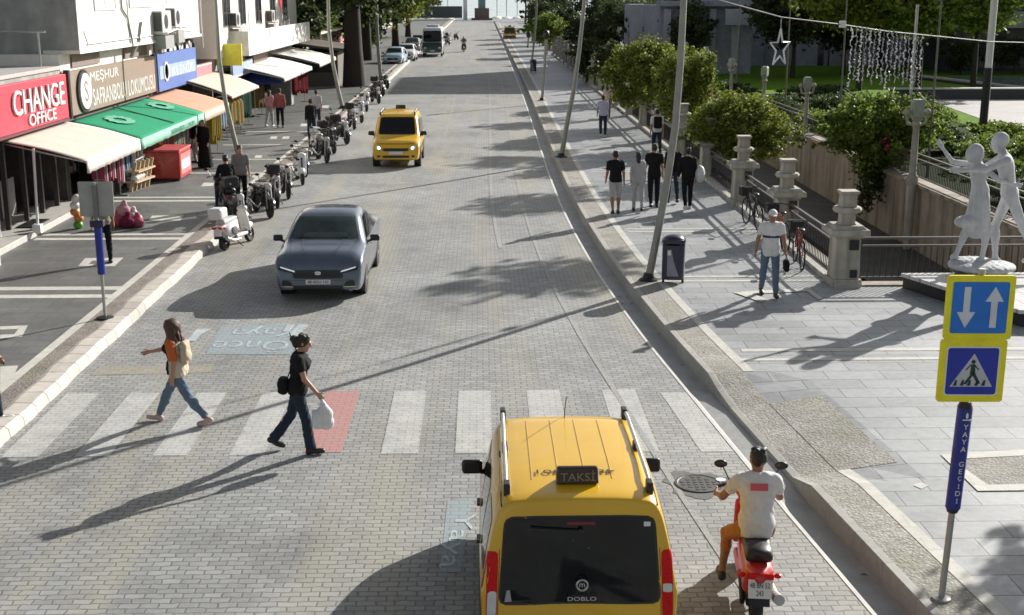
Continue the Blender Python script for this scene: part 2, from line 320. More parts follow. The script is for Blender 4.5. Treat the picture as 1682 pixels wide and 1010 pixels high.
# ------------------------------------------------------------ signed distance modelling (continuous surfaces)
def V3(*a): return np.array(a, float)
def cap(a, b, ra, rb=None, k=.03, flat=False): return ('cap', np.array(a, float), np.array(b, float), ra, ra if rb is None else rb, k, flat)
def ell(c, r, k=.03, M=None): return ('ell', np.array(c, float), np.array(r, float), k, M)
def rbox(c, hsz, rad, k=.02, M=None): return ('box', np.array(c, float), np.array(hsz, float), rad, k, M)
def cut(n, p):
    n = np.array(n, float); n /= np.linalg.norm(n); return ('cut', n, float(n@np.array(p, float)))
def sdf_mesh(name, ops, h, wr=0):
    los, his = [], []
    for o in ops:
        if o[0] == 'cap':
            r_ = max(o[3], o[4]); los.append(np.minimum(o[1], o[2])-r_); his.append(np.maximum(o[1], o[2])+r_)
        elif o[0] in ('ell', 'box'):
            r_ = o[2] if o[4 if o[0] == 'ell' else 5] is None else np.full(3, np.linalg.norm(o[2])); los.append(o[1]-r_); his.append(o[1]+r_)
    lo = np.min(los, 0)-3*h-.02; hi = np.max(his, 0)+3*h+.02
    n = np.ceil((hi-lo)/h).astype(int)+1
    ax = [lo[i]+np.arange(n[i])*h for i in range(3)]
    F = np.full(n, 1., np.float32)
    bi = 0
    for o in ops:
        if o[0] == 'cut':
            d = ax[0][:, None, None]*o[1][0]+ax[1][None, :, None]*o[1][1]+ax[2][None, None, :]*o[1][2]-o[2]
            F = np.maximum(F, d.astype(np.float32)); continue
        k = o[5] if o[0] == 'cap' else o[3] if o[0] == 'ell' else o[4]
        mg = k+3*h+.01; i0 = np.maximum(np.floor((los[bi]-mg-lo)/h).astype(int), 0); i1 = np.minimum(np.ceil((his[bi]+mg-lo)/h).astype(int)+1, n); bi += 1
        s = tuple(slice(a, b) for a, b in zip(i0, i1))
        X = np.stack(np.meshgrid(ax[0][s[0]], ax[1][s[1]], ax[2][s[2]], indexing='ij'), -1)
        if o[0] == 'cap':
            a, b = o[1], o[2]; ba = b-a; q = X-a; L2 = max(ba@ba, 1e-9); t0 = (q@ba)/L2; t = np.clip(t0, 0, 1)
            d = np.linalg.norm(q-t[..., None]*ba, axis=-1)-(o[3]+(o[4]-o[3])*t)
            if o[6]: d = np.maximum(d, (t0-1)*math.sqrt(L2))
        elif o[0] == 'ell':
            q = X-o[1]
            if o[4] is not None: q = q@o[4]
            r_ = o[2]; k0 = np.linalg.norm(q/r_, axis=-1); k1 = np.linalg.norm(q/(r_*r_), axis=-1)+1e-9; d = k0*(k0-1)/k1
        else:
            q = X-o[1]
            if o[5] is not None: q = q@o[5]
            w = np.abs(q)-(o[2]-o[3]); d = np.linalg.norm(np.maximum(w, 0), axis=-1)+np.minimum(w.max(-1), 0)-o[3]
        f = F[s]; hh = np.clip(.5+.5*(f-d)/k, 0, 1); F[s] = f*(1-hh)+d*hh-k*hh*(1-hh)
    if wr:
        X0, X1, X2 = ax[0][:, None, None], ax[1][None, :, None], ax[2][None, None, :]
        F = F+(wr*(np.sin(X0*37+X2*22+np.sin(X1*29)*1.5)*np.sin(X1*31-X2*27+np.sin(X0*23)*1.7)+.5*np.sin(X2*70+X0*41+np.sin(X1*50)))).astype(np.float32)
    ins = F < 0
    c = [F[a:n[0]-1+a, b:n[1]-1+b, d:n[2]-1+d] for a in (0, 1) for b in (0, 1) for d in (0, 1)]
    cnt = sum((x < 0).astype(np.int8) for x in c); act = np.argwhere((cnt > 0) & (cnt < 8))
    vals = [x[tuple(act.T)] for x in c]; offs = [V3(a, b, d) for a in (0, 1) for b in (0, 1) for d in (0, 1)]
    acc = np.zeros((len(act), 3)); num = np.zeros(len(act))
    for i in range(8):
        for j in range(i+1, 8):
            if abs(offs[i]-offs[j]).sum() != 1: continue
            m = (vals[i] < 0) != (vals[j] < 0); t = np.where(m, vals[i]/np.where(m, vals[i]-vals[j], 1), 0)
            acc += m[:, None]*(offs[i]+t[:, None]*(offs[j]-offs[i])); num += m
    P = lo+(act+acc/num[:, None])*h
    idx = np.full(tuple(n-1), -1, int); idx[tuple(act.T)] = np.arange(len(act)); Q = []
    for d in range(3):
        sl0 = [slice(1, -1)]*3; sl1 = [slice(1, -1)]*3; sl0[d] = slice(0, n[d]-1); sl1[d] = slice(1, n[d])
        a, b = ins[tuple(sl0)], ins[tuple(sl1)]; e = np.argwhere(a != b); base = e.copy()
        for q in range(3):
            if q != d: base[:, q] += 1
        sgn = a[tuple(e.T)]; u, w = [(1, 2), (2, 0), (0, 1)][d]
        def at(du, dw):
            z = base.copy(); z[:, u] += du; z[:, w] += dw; return idx[tuple(z.T)]
        q4 = np.stack([at(-1, -1), at(0, -1), at(0, 0), at(-1, 0)], 1); q4[~sgn] = q4[~sgn][:, ::-1]; Q.append(q4)
    Q = np.concatenate(Q); Q = Q[(Q >= 0).all(1)]
    me = bpy.data.meshes.new(name); me.vertices.add(len(P)); me.vertices.foreach_set('co', P.ravel())
    me.loops.add(len(Q)*4); me.loops.foreach_set('vertex_index', Q.ravel().astype(np.int32))
    me.polygons.add(len(Q)); me.polygons.foreach_set('loop_start', np.arange(0, len(Q)*4, 4, dtype=np.int32))
    me.update(calc_edges=True); me.validate(); me.shade_smooth(); return me
def sdf(name, ops, h, m, parent=None, wr=0): return mesh_obj(name, sdf_mesh(name, ops, h, wr), m, parent)
def rotX(a): c, s = math.cos(R(a)), math.sin(R(a)); return np.array([[1, 0, 0], [0, c, -s], [0, s, c]])
def rotZ(a): c, s = math.cos(R(a)), math.sin(R(a)); return np.array([[c, -s, 0], [s, c, 0], [0, 0, 1]])
def rotY(a): c, s = math.cos(R(a)), math.sin(R(a)); return np.array([[c, 0, s], [0, 1, 0], [-s, 0, c]])

# ------------------------------------------------------------ people (facing +Y, right hand +X)
def dirv(sw, ab): return V3(math.sin(R(ab)), math.sin(R(sw))*math.cos(R(ab)), -math.cos(R(sw))*math.cos(R(ab)))
def skeleton(H, fem, p):
    s = H/1.75; J = {'s': s}; ln = p.get('lean', 3); T = V3(0, math.sin(R(ln)), math.cos(R(ln))); X = V3(1, 0, 0); J['T'] = T
    J['pel'] = V3(0, 0, 0); J['waist'] = T*.2*s; J['chest'] = T*.37*s; J['neck'] = T*.52*s
    hl = p.get('nod', 0)+ln*.3; J['hd'] = V3(0, math.sin(R(hl)), math.cos(R(hl))); J['head'] = J['neck']+J['hd']*.15*s+V3(0, .02*s, 0)
    J['HM'] = rotZ(p.get('turn', 0))@rotX(-hl); sw = (.15 if fem else .178)*s
    low = 9
    for sg, n in ((1, 'R'), (-1, 'L')):
        th, kn = p.get(n+'L', (0, 2)); ab = p.get(n+'Lab', 2)*sg; hip = X*sg*.09*s-T*.03*s
        knee = hip+dirv(th, ab)*.43*s; ank = knee+dirv(th-kn, ab*.3)*.42*s; fp = p.get(n+'F', 0); fd = V3(0, math.cos(R(fp)), math.sin(R(fp)))
        fu = V3(0, -math.sin(R(fp)), math.cos(R(fp))); heel = ank-fu*.045*s-fd*.04*s; toe = ank-fu*.05*s+fd*.16*s
        a = p.get(n+'A', (5, 8, 10, 4)); sh = J['neck']-T*.055*s+X*sg*sw; el = sh+dirv(a[0], a[1]*sg)*.29*s; fa = dirv(a[0]+a[2], a[3]*sg); wr = el+fa*.25*s
        J.update({n+'hip': hip, n+'knee': knee, n+'ank': ank, n+'heel': heel, n+'toe': toe, n+'sh': sh, n+'el': el, n+'wr': wr, n+'fa': fa, n+'fu': fu, n+'fd': fd})
        low = min(low, heel[2]-.035*s, toe[2]-.03*s)
    off = V3(0, 0, p['seat'] if 'seat' in p else -low)
    for k_, v in J.items():
        if isinstance(v, np.ndarray) and v.shape == (3,) and k_ not in ('T', 'hd', 'Rfa', 'Lfa', 'Rfu', 'Lfu', 'Rfd', 'Lfd'): J[k_] = v+off
    return J
def torso(J, fem, e=0, belly=0):
    s = J['s']; TM = rotX(0); T = J['T']; a = -math.degrees(math.atan2(T[1], T[2])); TM = rotX(a)
    hw = .172 if fem else .16
    return [ell(J['pel']+T*.02*s, V3(hw+e, .118+e, .125+e)*s, .05*s, TM), ell(J['waist'], V3(.128+e if fem else .145+e, .1+e+belly, .15+e)*s, .07*s, TM),
            ell(J['chest']+T*.01*s, V3(.145+e if fem else .168+e, .112+e, .165+e)*s, .07*s, TM),
            cap(J['Lsh']+V3(.03*s, 0, 0), J['Rsh']-V3(.03*s, 0, 0), (.055+e)*s, k=.06*s)]+(
            [ell(J['chest']+V3(sx*.065*s, .085*s, -.01), V3(.062, .06, .062)*s+e, .04*s) for sx in (-1, 1)] if fem else [])
def arm(J, n, e=0, f1=1., f2=None):
    s = J['s']; sh, el, wr = J[n+'sh'], J[n+'el'], J[n+'wr']
    if f2 is None: return [cap(sh, sh+(el-sh)*f1, (.052+e)*s, (.052-.014*f1+e)*s, .03*s, True)]
    return [cap(sh, el, (.052+e)*s, (.038+e)*s, .03*s), cap(el, el+(wr-el)*f2, (.039+e)*s, (.026+e)*s, .02*s, True)]
def leg(J, n, e=0, f=1., flare=0):
    s = J['s']; hip, kn, an = J[n+'hip'], J[n+'knee'], J[n+'ank']; f1 = min(f*2, 1)
    o = [cap(hip, hip+(kn-hip)*f1, (.085+e)*s, (.085-.03*f1+e)*s, .04*s, f < .5)]
    if f > .5:
        g = (f-.5)*2; o.append(cap(kn, kn+(an-kn)*g, (.056+e)*s, (.056-.02*g+e+flare*g)*s, .02*s, True))
        if flare < .005: m = kn+(an-kn)*.3; o.append(ell(m-J[n+'fd']*.012*s, V3(.045+e, .05+e, .1)*s, .04*s))
    return o
def hand(J, n, curl=25, mir=1):
    s = J['s']; d = J[n+'fa']; sg = 1 if n == 'R' else -1; wr = J[n+'wr']
    inn = V3(-sg, 0, 0); inn = inn-d*(inn@d); inn /= np.linalg.norm(inn); ac = np.cross(d, inn)*sg; ac = ac if ac[1] > -.2 else -ac
    o = [cap(wr, wr+d*.03*s, .026*s, .028*s, .012*s)]; pc = wr+d*.06*s
    for q in (-.024, 0, .024): o.append(cap(wr+d*.03*s+ac*q*.6*s, pc+d*.03*s+ac*q*s, .015*s, .014*s, .014*s))
    for q, ln in ((.03, .070), (.011, .078), (-.010, .072), (-.029, .058)):
        b0 = pc+d*.03*s+ac*q*s; c1 = math.cos(R(curl)), math.sin(R(curl)); c2 = math.cos(R(curl*2.2)), math.sin(R(curl*2.2))
        b1 = b0+(d*c1[0]+inn*c1[1])*ln*.5*s; b2 = b1+(d*c2[0]+inn*c2[1])*ln*.5*s; o += [cap(b0, b1, .0095*s, .009*s, .004*s), cap(b1, b2, .009*s, .0075*s, .003*s)]
    t0 = wr+d*.03*s+ac*.028*s; t1 = t0+(d*.6+ac*.65+inn*.35)*.045*s; o += [cap(t0, t1, .013*s, .011*s, .008*s), cap(t1, t1+(d*.85+ac*.25+inn*.3)*.032*s, .0105*s, .009*s, .003*s)]
    return o
def headops(J):
    s = J['s']; M = J['HM']; c = J['head']; q = lambda x, y, z: c+M@V3(x, y, z)*s
    o = [cap(J['neck']-J['T']*.03*s, c-J['hd']*.06*s, .055*s, .05*s, .03*s), ell(q(0, -.012, .02), V3(.076, .096, .098)*s, .03*s, M), ell(q(0, .022, -.05), V3(.056, .068, .068)*s, .03*s, M),
         cap(q(0, .088, .012), q(0, .112, -.022), .008*s, .013*s, .01*s), ell(q(0, .083, .032), V3(.05, .014, .012)*s, .012*s, M),
         ell(q(0, .082, -.052), V3(.024, .014, .011)*s, .008*s, M), ell(q(0, .075, -.095), V3(.022, .018, .018)*s, .02*s, M)]
    for sx in (-1, 1): o.append(ell(q(sx*.079, -.012, -.005), V3(.01, .02, .032)*s, .006*s, M))
    return o
def footops(J, n, e=0):
    s = J['s']; return [cap(J[n+'ank'], J[n+'heel'], (.036+e)*s, (.034+e)*s, .02*s), cap(J[n+'heel'], J[n+'toe'], (.034+e)*s, (.03+e)*s, .03*s), ell((J[n+'heel']+J[n+'toe'])/2+J[n+'fd']*.05*s, V3(.045+e, .075+e, .028+e)*s, .03*s)]
def person(label, loc, rz, H=1.75, fem=False, p={}, top=None, sleeve=.6, fore=None, hem=.06, bottom=None, blen=1., flare=0, shoe=None, hair='short', hm=None, skin=None, h=.013, belly=0, curl=(25, 25), parts=(), skirt=None, open_top=None):
    t = thing('person', label, 'person', loc, rz); J = skeleton(H, fem, p); s = J['s']; skin = skin or M_skin
    hf = min(h, .0105)
    ops = torso(J, fem, 0, belly)
    for n in 'RL': ops += leg(J, n)+[cap(J[n+'ank']-J[n+'fd']*0, J[n+'ank']-V3(0, 0, .01), .034*s, k=.01)]+footops(J, n)+arm(J, n, 0, 1, 1)+hand(J, n, curl['RL'.index(n)])
    ops += headops(J); sdf('body', ops, h, skin, t)
    if top:
        o = torso(J, fem, .017, belly)+[rbox(J['pel']+J['T']*.02*s, V3(.168 if not fem else .182, .128+belly, .17)*s, .11*s, .04*s, rotX(-math.degrees(math.atan2(J['T'][1], J['T'][2]))))]+[cut(-J['T'], J['pel']-J['T']*hem*s), cut(J['T'], J['neck']+J['T']*.035*s)]
        for n in 'RL': o += arm(J, n, .017, sleeve, fore)
        sdf('shirt', o, h, top, t, .0055)
    if bottom:
        o = [x for x in torso(J, fem, .011, belly)[:2]]+[cut(J['T'], J['pel']+J['T']*.13*s)]
        for n in 'RL': o += leg(J, n, .013, blen, flare)
        sdf('trousers', o, h, bottom, t, .0055)
    if skirt: sdf('robe', skirt(J), h, top, t, .005)
    for n in 'RL':
        if shoe: sdf('shoe', footops(J, n, .005), h, shoe, t)
    M = J['HM']; c = J['head']; q = lambda x, y, z: c+M@V3(x, y, z)*s; hm = hm or M_hairk
    if hair != 'none':
        o = [ell(q(0, -.014, .024), V3(.083, .103, .103)*s, .02, M)]+[ell(q(.055*math.cos(k*1.3), -.03+.06*math.sin(k*1.3), .105), V3(.028, .028, .022)*s, .02) for k in range(5)]
        if hair in ('long', 'bun', 'wavy'): o += [cut(M@V3(0, .9, -.25), q(0, .052, 0))]
        else: o += [cut(M@V3(0, .75, -.62), q(0, .035, .0))]
        if hair == 'bun': o += [cap(q(0, -.13, -.005), q(0, -.145, .01), .058*s, k=.02), cap(q(0, -.08, -.04), q(0, -.1, -.06), .045*s, k=.03)]
        if hair == 'long': o += [cap(q(0, -.06, -.02), q(0, -.085, -.2), .075*s, .06*s, .04)]
        if hair == 'wavy': o += [cap(q(sx*.06, -.05, 0), q(sx*.10, -.09, -.2), .075*s, .06*s, .04) for sx in (-1, 0, 1)]+[ell(q(0, -.06, .03), V3(.125, .125, .115)*s, .03)]+[cap(q(.085*math.cos(k*.8), -.07-.06*math.sin(k*.8), .04), q(.12*math.cos(k*.8)+.02*math.sin(k*5), -.10-.07*math.sin(k*.8), -.2-.02*math.sin(k*3)), .032*s, .022*s, .012) for k in range(-1, 6)]
        if hair == 'cap': o = [ell(q(0, -.012, .03), V3(.088, .107, .1)*s, .02, M), cut(M@V3(0, 0, -1), q(0, 0, .035)), ell(q(0, .125, .045), V3(.062, .06, .01)*s, .01, M)]
        sdf('cap' if hair == 'cap' else 'hair', o, h*.8, hm, t, .004 if hair != 'cap' else 0)
    if h < .0125:                                      # eyes where the figure is near enough
        e = MB()
        for sx in (-1, 1): e.sphere(q(sx*.031, .0775, .012), .0115*s, 8, 6)
        e.build('eyes', mat('eye_dark', (.05, .04, .035), .3), t, 60)
    for f in parts: f(t, J)
    return t, J
def world_pt(t, p):
    c, s = math.cos(t.rotation_euler.z), math.sin(t.rotation_euler.z); return Vector((t.location.x+p[0]*c-p[1]*s, t.location.y+p[0]*s+p[1]*c, t.location.z+p[2]))

# ------------------------------------------------------------ foliage
def leaves(clumps, size, flat=.5):                     # clumps: (centre, radii, count)
    Cs, Rs = [], []
    P = []
    for c, r_, n in clumps:
        d = nrs.normal(size=(n, 3)); d /= np.linalg.norm(d, axis=1)[:, None]; u = nrs.rand(n)**.45
        P.append(np.array(c)+d*u[:, None]*np.array(r_)*(1+.18*nrs.normal(size=(n, 1))))
    P = np.concatenate(P); n = len(P)
    a = nrs.normal(size=(n, 3)); a[:, 2] *= flat; a /= np.linalg.norm(a, axis=1)[:, None]
    b = nrs.normal(size=(n, 3)); b -= a*(a*b).sum(1)[:, None]; b /= np.linalg.norm(b, axis=1)[:, None]
    sz = size*(.6+.8*nrs.rand(n, 1)); w = sz*.34; up = np.cross(a, b)
    V = np.stack([P-a*sz*.5, P+b*w+up*w*.3, P+a*sz*.5, P-b*w+up*w*.3], 1).reshape(-1, 3)
    return V, np.arange(n*4).reshape(-1, 4)
def leaf_obj(name, clumps, size, m, parent, flat=.5):
    V, Q = leaves(clumps, size, flat); me = bpy.data.meshes.new(name); me.from_pydata(V.tolist(), [], Q.tolist()); return mesh_obj(name, me, m, parent)
def clumpset(c, r_, k, n, spread=.72, cr=.42):
    o = []
    for i in range(k):
        d = nrs.normal(size=3); d /= np.linalg.norm(d); q = np.array(c)+d*np.array(r_)*spread*(nrs.rand()**.4); s = cr*(.6+.7*nrs.rand())
        o.append((q, np.array(r_)*s, int(n*s/cr)))
    for i in range(k):                                 # loose sprigs that break the outline
        d = nrs.normal(size=3); d /= np.linalg.norm(d); d[2] = abs(d[2])*.9-.25; s = cr*(.25+.25*nrs.rand())
        for e in (.95, 1.08, 1.2)[:2+int(nrs.rand()*2)]: o.append((np.array(c)+d*np.array(r_)*e*(.95+.2*nrs.rand()), np.array(r_)*s*(1.3-.5*e), max(6, int(n*.07))))
    return o
def tree(name, label, cat, loc, trunk_h, trunk_r, cc, cr, k, n, size, m, group=None, limbs=5, lean=(0, 0), spread=.72, crs=.42, bark=None):
    t = thing(name, label, cat, loc, 0, group); b = MB(); top = Vector((lean[0], lean[1], trunk_h))
    b.tube([(0, 0, -.1), (lean[0]*.2, lean[1]*.2, trunk_h*.35), (lean[0]*.6, lean[1]*.6, trunk_h*.7), top], [trunk_r*1.3, trunk_r, trunk_r*.85, trunk_r*.7], 10)
    for i in range(limbs):
        a = 2*PI*i/limbs+.4; e = Vector((cc[0]+cr[0]*.6*math.cos(a), cc[1]+cr[1]*.6*math.sin(a), cc[2]+cr[2]*(.1+.4*rnd.random())))
        md = (top+e)/2+Vector((0, 0, -.1*cr[2])); b.tube([top*.95, md, e], [trunk_r*.6, trunk_r*.4, trunk_r*.15], 6)
    b.build('trunk', bark or M_bark, t, 50); leaf_obj('crown', clumpset(cc, cr, k, n, spread, crs), size, m, t); return t
# ------------------------------------------------------------ the ground, road, pavements
def smooth_line(P, step):
    out = []
    for i in range(len(P)-1):
        p0, p1, p2, p3 = [Vector(P[max(min(j, len(P)-1), 0)]) for j in (i-1, i, i+1, i+2)]
        n = max(1, int((p2-p1).length/step))
        for k in range(n):
            t = k/n; out.append(.5*((2*p1)+(p2-p0)*t+(2*p0-5*p1+4*p2-p3)*t*t+(3*p1-p0-3*p2+p3)*t**3))
    return out+[Vector(P[-1])]
KR = [q.to_3d() for q in smooth_line([(5.9, -8), (5.0, 4), (4.28, 11.24), (3.92, 14.79), (3.60, 18.28), (3.22, 22.72), (2.88, 28.98), (2.70, 38.29), (2.78, 54.54), (2.95, 81), (3.05, 130), (3.2, 300)], .6)]
KN = []
for i, p in enumerate(KR):
    t = (KR[min(i+1, len(KR)-1)]-KR[max(i-1, 0)]).normalized(); KN.append(Vector((t.y, -t.x, 0)))
def drop(y):
    a = max(0, min(1, (y-14.2)/.5)); b = max(0, min(1, (18.6-y)/.5)); return .15*min(a, b)
def ribbon(name, m, cols, kind='structure', label=None, y0=-9, y1=999, dropped=True):
    P = []
    for p, n in zip(KR, KN):
        if not y0 <= p.y <= y1: continue
        row = []
        for o, z in cols:
            q = Vector((o[1], p.y, 0)) if isinstance(o, tuple) else p+n*o
            k = 0 if isinstance(o, tuple) else max(0, 1-max(o, 0)/1.5)
            zz = z-(drop(p.y)*k if dropped and z > .1 else 0) if z > -.05 else z*(1-drop(p.y)/.17); row.append((q.x, q.y, zz))
        P.append(row)
    return tag(MB().grid(P[::-1]).build(name, m), kind=kind)
ribbon('road', M_road, [(('x', -6.62), 0), (('x', -4), 0), (('x', -1), 0), (('x', 1.4), 0), (-.415, 0)])
ribbon('gutter_lip', M_gutlip, [(-.41, .006), (-.36, .006), (-.35, -.049)])
ribbon('gutter', M_gut, [(-.36, -.004), (-.30, -.045), (-.06, -.055), (.005, -.05)])
ribbon('kerb', M_kerbR, [(0, -.12), (.0, .185), (.015, .2), (.11, .2), (.125, .19)])
ribbon('cobble_strip', M_cobR, [(.12, .195), (.4, .195), (.60, .195)])
ribbon('pavement', M_slabR, [(.60, .195), (1.0, .195), (1.5, .195), (('x', 7.78), .195)])
ribbon('pavement_edge_band', M_band, [(.60, .2), (.77, .2)], y0=18.3)
ribbon('pavement_edge_band', M_band, [(.60, .2), (.77, .2)], y1=14.9)
ribbon('edge_line', M_line, [(-1.55, .0065), (-1.47, .0065)], dropped=False)
ribbon('edge_line', M_line, [(-2.45, .0065), (-2.35, .0065)], dropped=False, y0=30)
def flat(name, m, P, kind='structure'): return tag(MB().sheet(P).build(name, m), kind=kind)
def quad(name, m, pix, z, kind='structure'): return flat(name, m, [tuple(G(*p, z)) for p in pix], kind)
def rect(x0, x1, y0, y1, z): return [(x0, y0, z), (x1, y0, z), (x1, y1, z), (x0, y1, z)]
g = MB()
for r_ in ((-900, 7.78, -60, 345), (7.78, 900, -60, 24.9), (7.78, 13.7, 150, 345), (13.7, 900, 24.9, 345)): g.sheet(rect(*r_, -.06))
tag(g.build('ground', M_earth), kind='structure')
flat('sea', M_sea, rect(-6000, 6000, 345, 7500, -.9))
flat('plaza_pavement', M_slabR, rect(7.78, 45, -8, 24.75, .195))
ribbon('cobble_patch', M_cobR, [(.59, .2), (1.0, .2), (1.4, .2)], y0=14.6, y1=18.2)
# pavement bands on the right
for (pa, pb, x1) in ((572, 577, 20), (588, 592, 20)):
    ya, yb = G(1300, pa, .2).y, G(1300, pb, .2).y
    flat('pavement_band', M_band, rect(G(1215, pa, .2).x, x1, yb, ya, .2005))
for y0 in (25.3, 30.9, 36.4, 42.0, 47.5, 53, 60, 68, 77, 88):
    for d in (0, .42): flat('pavement_band', M_band, rect(3.7, 7.3, y0+d, y0+d+.13, .2005))
BZ = .203
quad('cobble_patch', M_cobR, [(1560, 752), (1690, 743), (1690, 800), (1615, 802)], .2)
for q in ([(1545, 746), (1682, 738), (1682, 748), (1563, 754)], [(1545, 746), (1563, 754), (1628, 800), (1606, 806)], [(1606, 806), (1620, 796), (1690, 794), (1690, 805)]): BZ += .0015; quad('pavement_band', M_band, q, BZ)
quad('pavement_inlay', M_band, [(1500, 797), (1512, 792), (1526, 797), (1514, 803)], .2005)
for q in ([(1225, 478), (1320, 474), (1326, 478), (1228, 483)], [(1320, 474), (1326, 472), (1352, 490), (1344, 492)], [(1205, 480), (1228, 478), (1262, 492), (1250, 496)]): BZ += .0015; quad('pavement_inlay', M_band, q, BZ)
# left pavement
LZ = .15
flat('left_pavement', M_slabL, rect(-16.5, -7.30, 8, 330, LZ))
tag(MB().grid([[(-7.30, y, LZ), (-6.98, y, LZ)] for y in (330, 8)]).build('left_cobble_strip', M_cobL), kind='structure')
kp = []
for i in range(0, 323*2):
    y = 8+i*.5; j = .012*math.sin(i*2.1)+.01*math.sin(i*.7); kp.append([(-7.0+j*2, y, LZ+.001), (-6.93+j*2, y, LZ+.02), (-6.66+j, y, LZ+.015), (-6.61+j, y, LZ-.03), (-6.58+j, y, -.05)])
tag(MB().grid(kp).build('left_kerb', M_kerbL), kind='structure')
flat('left_edge_band', M_band, rect(-7.46, -7.29, 8, 330, LZ+.004))
for pa, pb, xe in ((470.5, 476, 0), (483.5, 489, 0), (383.5, 386.5, 0), (390.5, 394, 0), (323.5, 325.5, 0), (329, 331.5, 0), (284, 285.5, 0), (262, 263, 0), (238, 239, 0), (216, 217, 0)):
    flat('left_pavement_band', M_band, rect(-11.05 if pa > 300 else -10.4, -7.46, G(200, pb, LZ).y, G(200, pa, LZ).y, LZ+.004))
for q in ([(0, 536), (46, 534), (36, 553), (0, 556)], [(140, 424), (203, 423), (188, 437), (128, 437)], [(250, 354), (302, 353), (296, 362), (244, 362)], [(335, 300), (352, 300), (350, 305), (330, 306)], [(0, 602), (30, 600), (20, 625), (0, 634)]):
    quad('left_pavement_inlay', M_band, q, LZ+.003)
quad('left_pavement_slab', M_slabL, [(0, 541), (30, 540), (24, 548), (0, 549)], LZ+.007)
quad('left_pavement_slab', M_slabL, [(152, 428), (186, 427), (180, 433), (146, 433)], LZ+.007)
for i, (px, py) in enumerate(((450, 226), (470, 226), (400, 257), (425, 257), (500, 205), (515, 190), (535, 175), (420, 290), (385, 300))):
    quad('left_pavement_inlay', M_band, [(px-5, py-2), (px+6, py-2), (px+4, py+2), (px-7, py+2)], LZ+.003)
# road markings
RZ = .004
for x0, x1 in ((-6.45, -5.96), (-5.48, -5.02), (-4.44, -3.98), (-3.42, -2.95), (-1.38, -.88), (-.38, .12), (.68, 1.2), (1.86, 2.38)):
    flat('crosswalk_stripe', M_paint, rect(x0, x1, 15.88, 18.62, RZ))
flat('crosswalk_stripe', M_paint, [(2.95, 15.85, RZ), (3.39, 15.85, RZ), (3.16, 18.45, RZ), (2.76, 18.45, RZ)])
flat('red_stripe', M_redp, rect(-2.44, -1.92, 15.95, 18.66, RZ))
quad('blue_paint_patch', M_bluep, [(338, 582), (478, 582), (506, 530), (362, 536)], RZ)
quad('blue_paint_patch', M_bluep, [(722, 940), (757, 940), (776, 818), (735, 822)], RZ)
quad('yellow_paint_patch', M_yelp, [(150, 616), (345, 612), (352, 600), (165, 602)], RZ)
for s_, py, w, x in (('Yaya', 544, 1.25, -4.0), ('Önce', 569, 1.35, -4.1)):
    q = G(430, py, RZ+.003); tag(lettering('road_writing', s_, M_faintw, None, (x, q.y, RZ+.004), (-1, 0, 0), (0, -1, 0), w, .75, .0012), kind='structure')
EI = 0
for a, b, w in (((313, 560), (330, 540), .16), ((318, 553), (342, 540), .12), ((480, 552), (500, 533), .2), ((470, 545), (478, 534), .14)):
    a, b = G(*a, RZ+.004), G(*b, RZ+.004); s_ = (b-a).cross(Vector((0, 0, 1))).normalized()*w/2
    zz = Vector((0, 0, .0012*EI)); EI += 1; flat('road_emblem', M_faintw, [a+s_+zz, b+s_+zz, b-s_+zz, a-s_+zz][::-1])
q = G(748, 885, RZ+.004); tag(lettering('road_writing', 'Yaya', M_faintw, None, q, (-.12, -1, 0), (1, -.12, 0), 1.5, .3, .0012), kind='structure')
# centre wear line
flat('centre_line', M_line, rect(-1.62, -1.54, 55, 95, RZ))
M_patch = mat('asphalt_patch', (.13, .13, .125), .85, var=.3, scale=12, bump=.6)
c = G(1150, 795); pts = []
for k in range(28):
    a = 2*PI*k/28; r_ = (.42+.07*math.sin(3*a+1)+.05*math.sin(7*a)); pts.append((c.x+r_*1.08*math.cos(a), c.y+r_*math.sin(a), .005))
flat('asphalt_patch', M_patch, pts)
mh = thing('manhole_cover', 'dark round manhole cover in patched paving beside the scooter', 'manhole cover', (c.x-.02, c.y, .006)); b = MB()
b.lathe([(.3, 0), (.3, .012), (.27, .014), (.26, .008), (0.02, .008)], 28); 
for k in range(6):
    for j in range(6):
        x, y = -.2+.08*k, -.2+.08*j
        if x*x+y*y < .05: b.box(x-.022, x+.022, y-.022, y+.022, .006, .013)
b.build('cover', mat('cast_iron', (.09, .088, .085), .6, .5, var=.3, scale=20), mh)
c = G(1184, 790); flat('white_paint_spot', mat('fresh_white_paint', (.75, .75, .73), .5), [(c.x+.065*math.cos(k*.5236), c.y+.065*math.sin(k*.5236), .022) for k in range(12)])
# canal
WZ = -1.75
flat('canal_water', mat('canal_water', (.03, .034, .028), .15, var=.4, scale=.6, bump=.15, bscale=6), rect(7.9, 12.2, 25.4, 150, WZ))
flat('canal_ledge', mat('wet_concrete', (.085, .08, .07), .7, var=.35, scale=1.5, bump=.4), rect(10.6, 13.4, 25.4, 150, WZ+.12))
b = MB(); b.box(13.35, 13.7, 24.9, 150, -2, .32); b.box(13.25, 13.8, 24.9, 150, .32, .42); tag(b.build('canal_wall', M_canal), 'stained concrete canal wall below the park', 'wall')
b = MB(); b.box(7.55, 7.9, 24.9, 150, -2, .19); tag(b.build('canal_wall', M_canal), 'concrete canal wall under the street side fence', 'wall')
b = MB(); b.box(7.9, 13.35, 24.95, 25.3, -2, .19); tag(b.build('canal_wall', M_canal), 'short concrete wall closing the canal by the platform', 'wall')
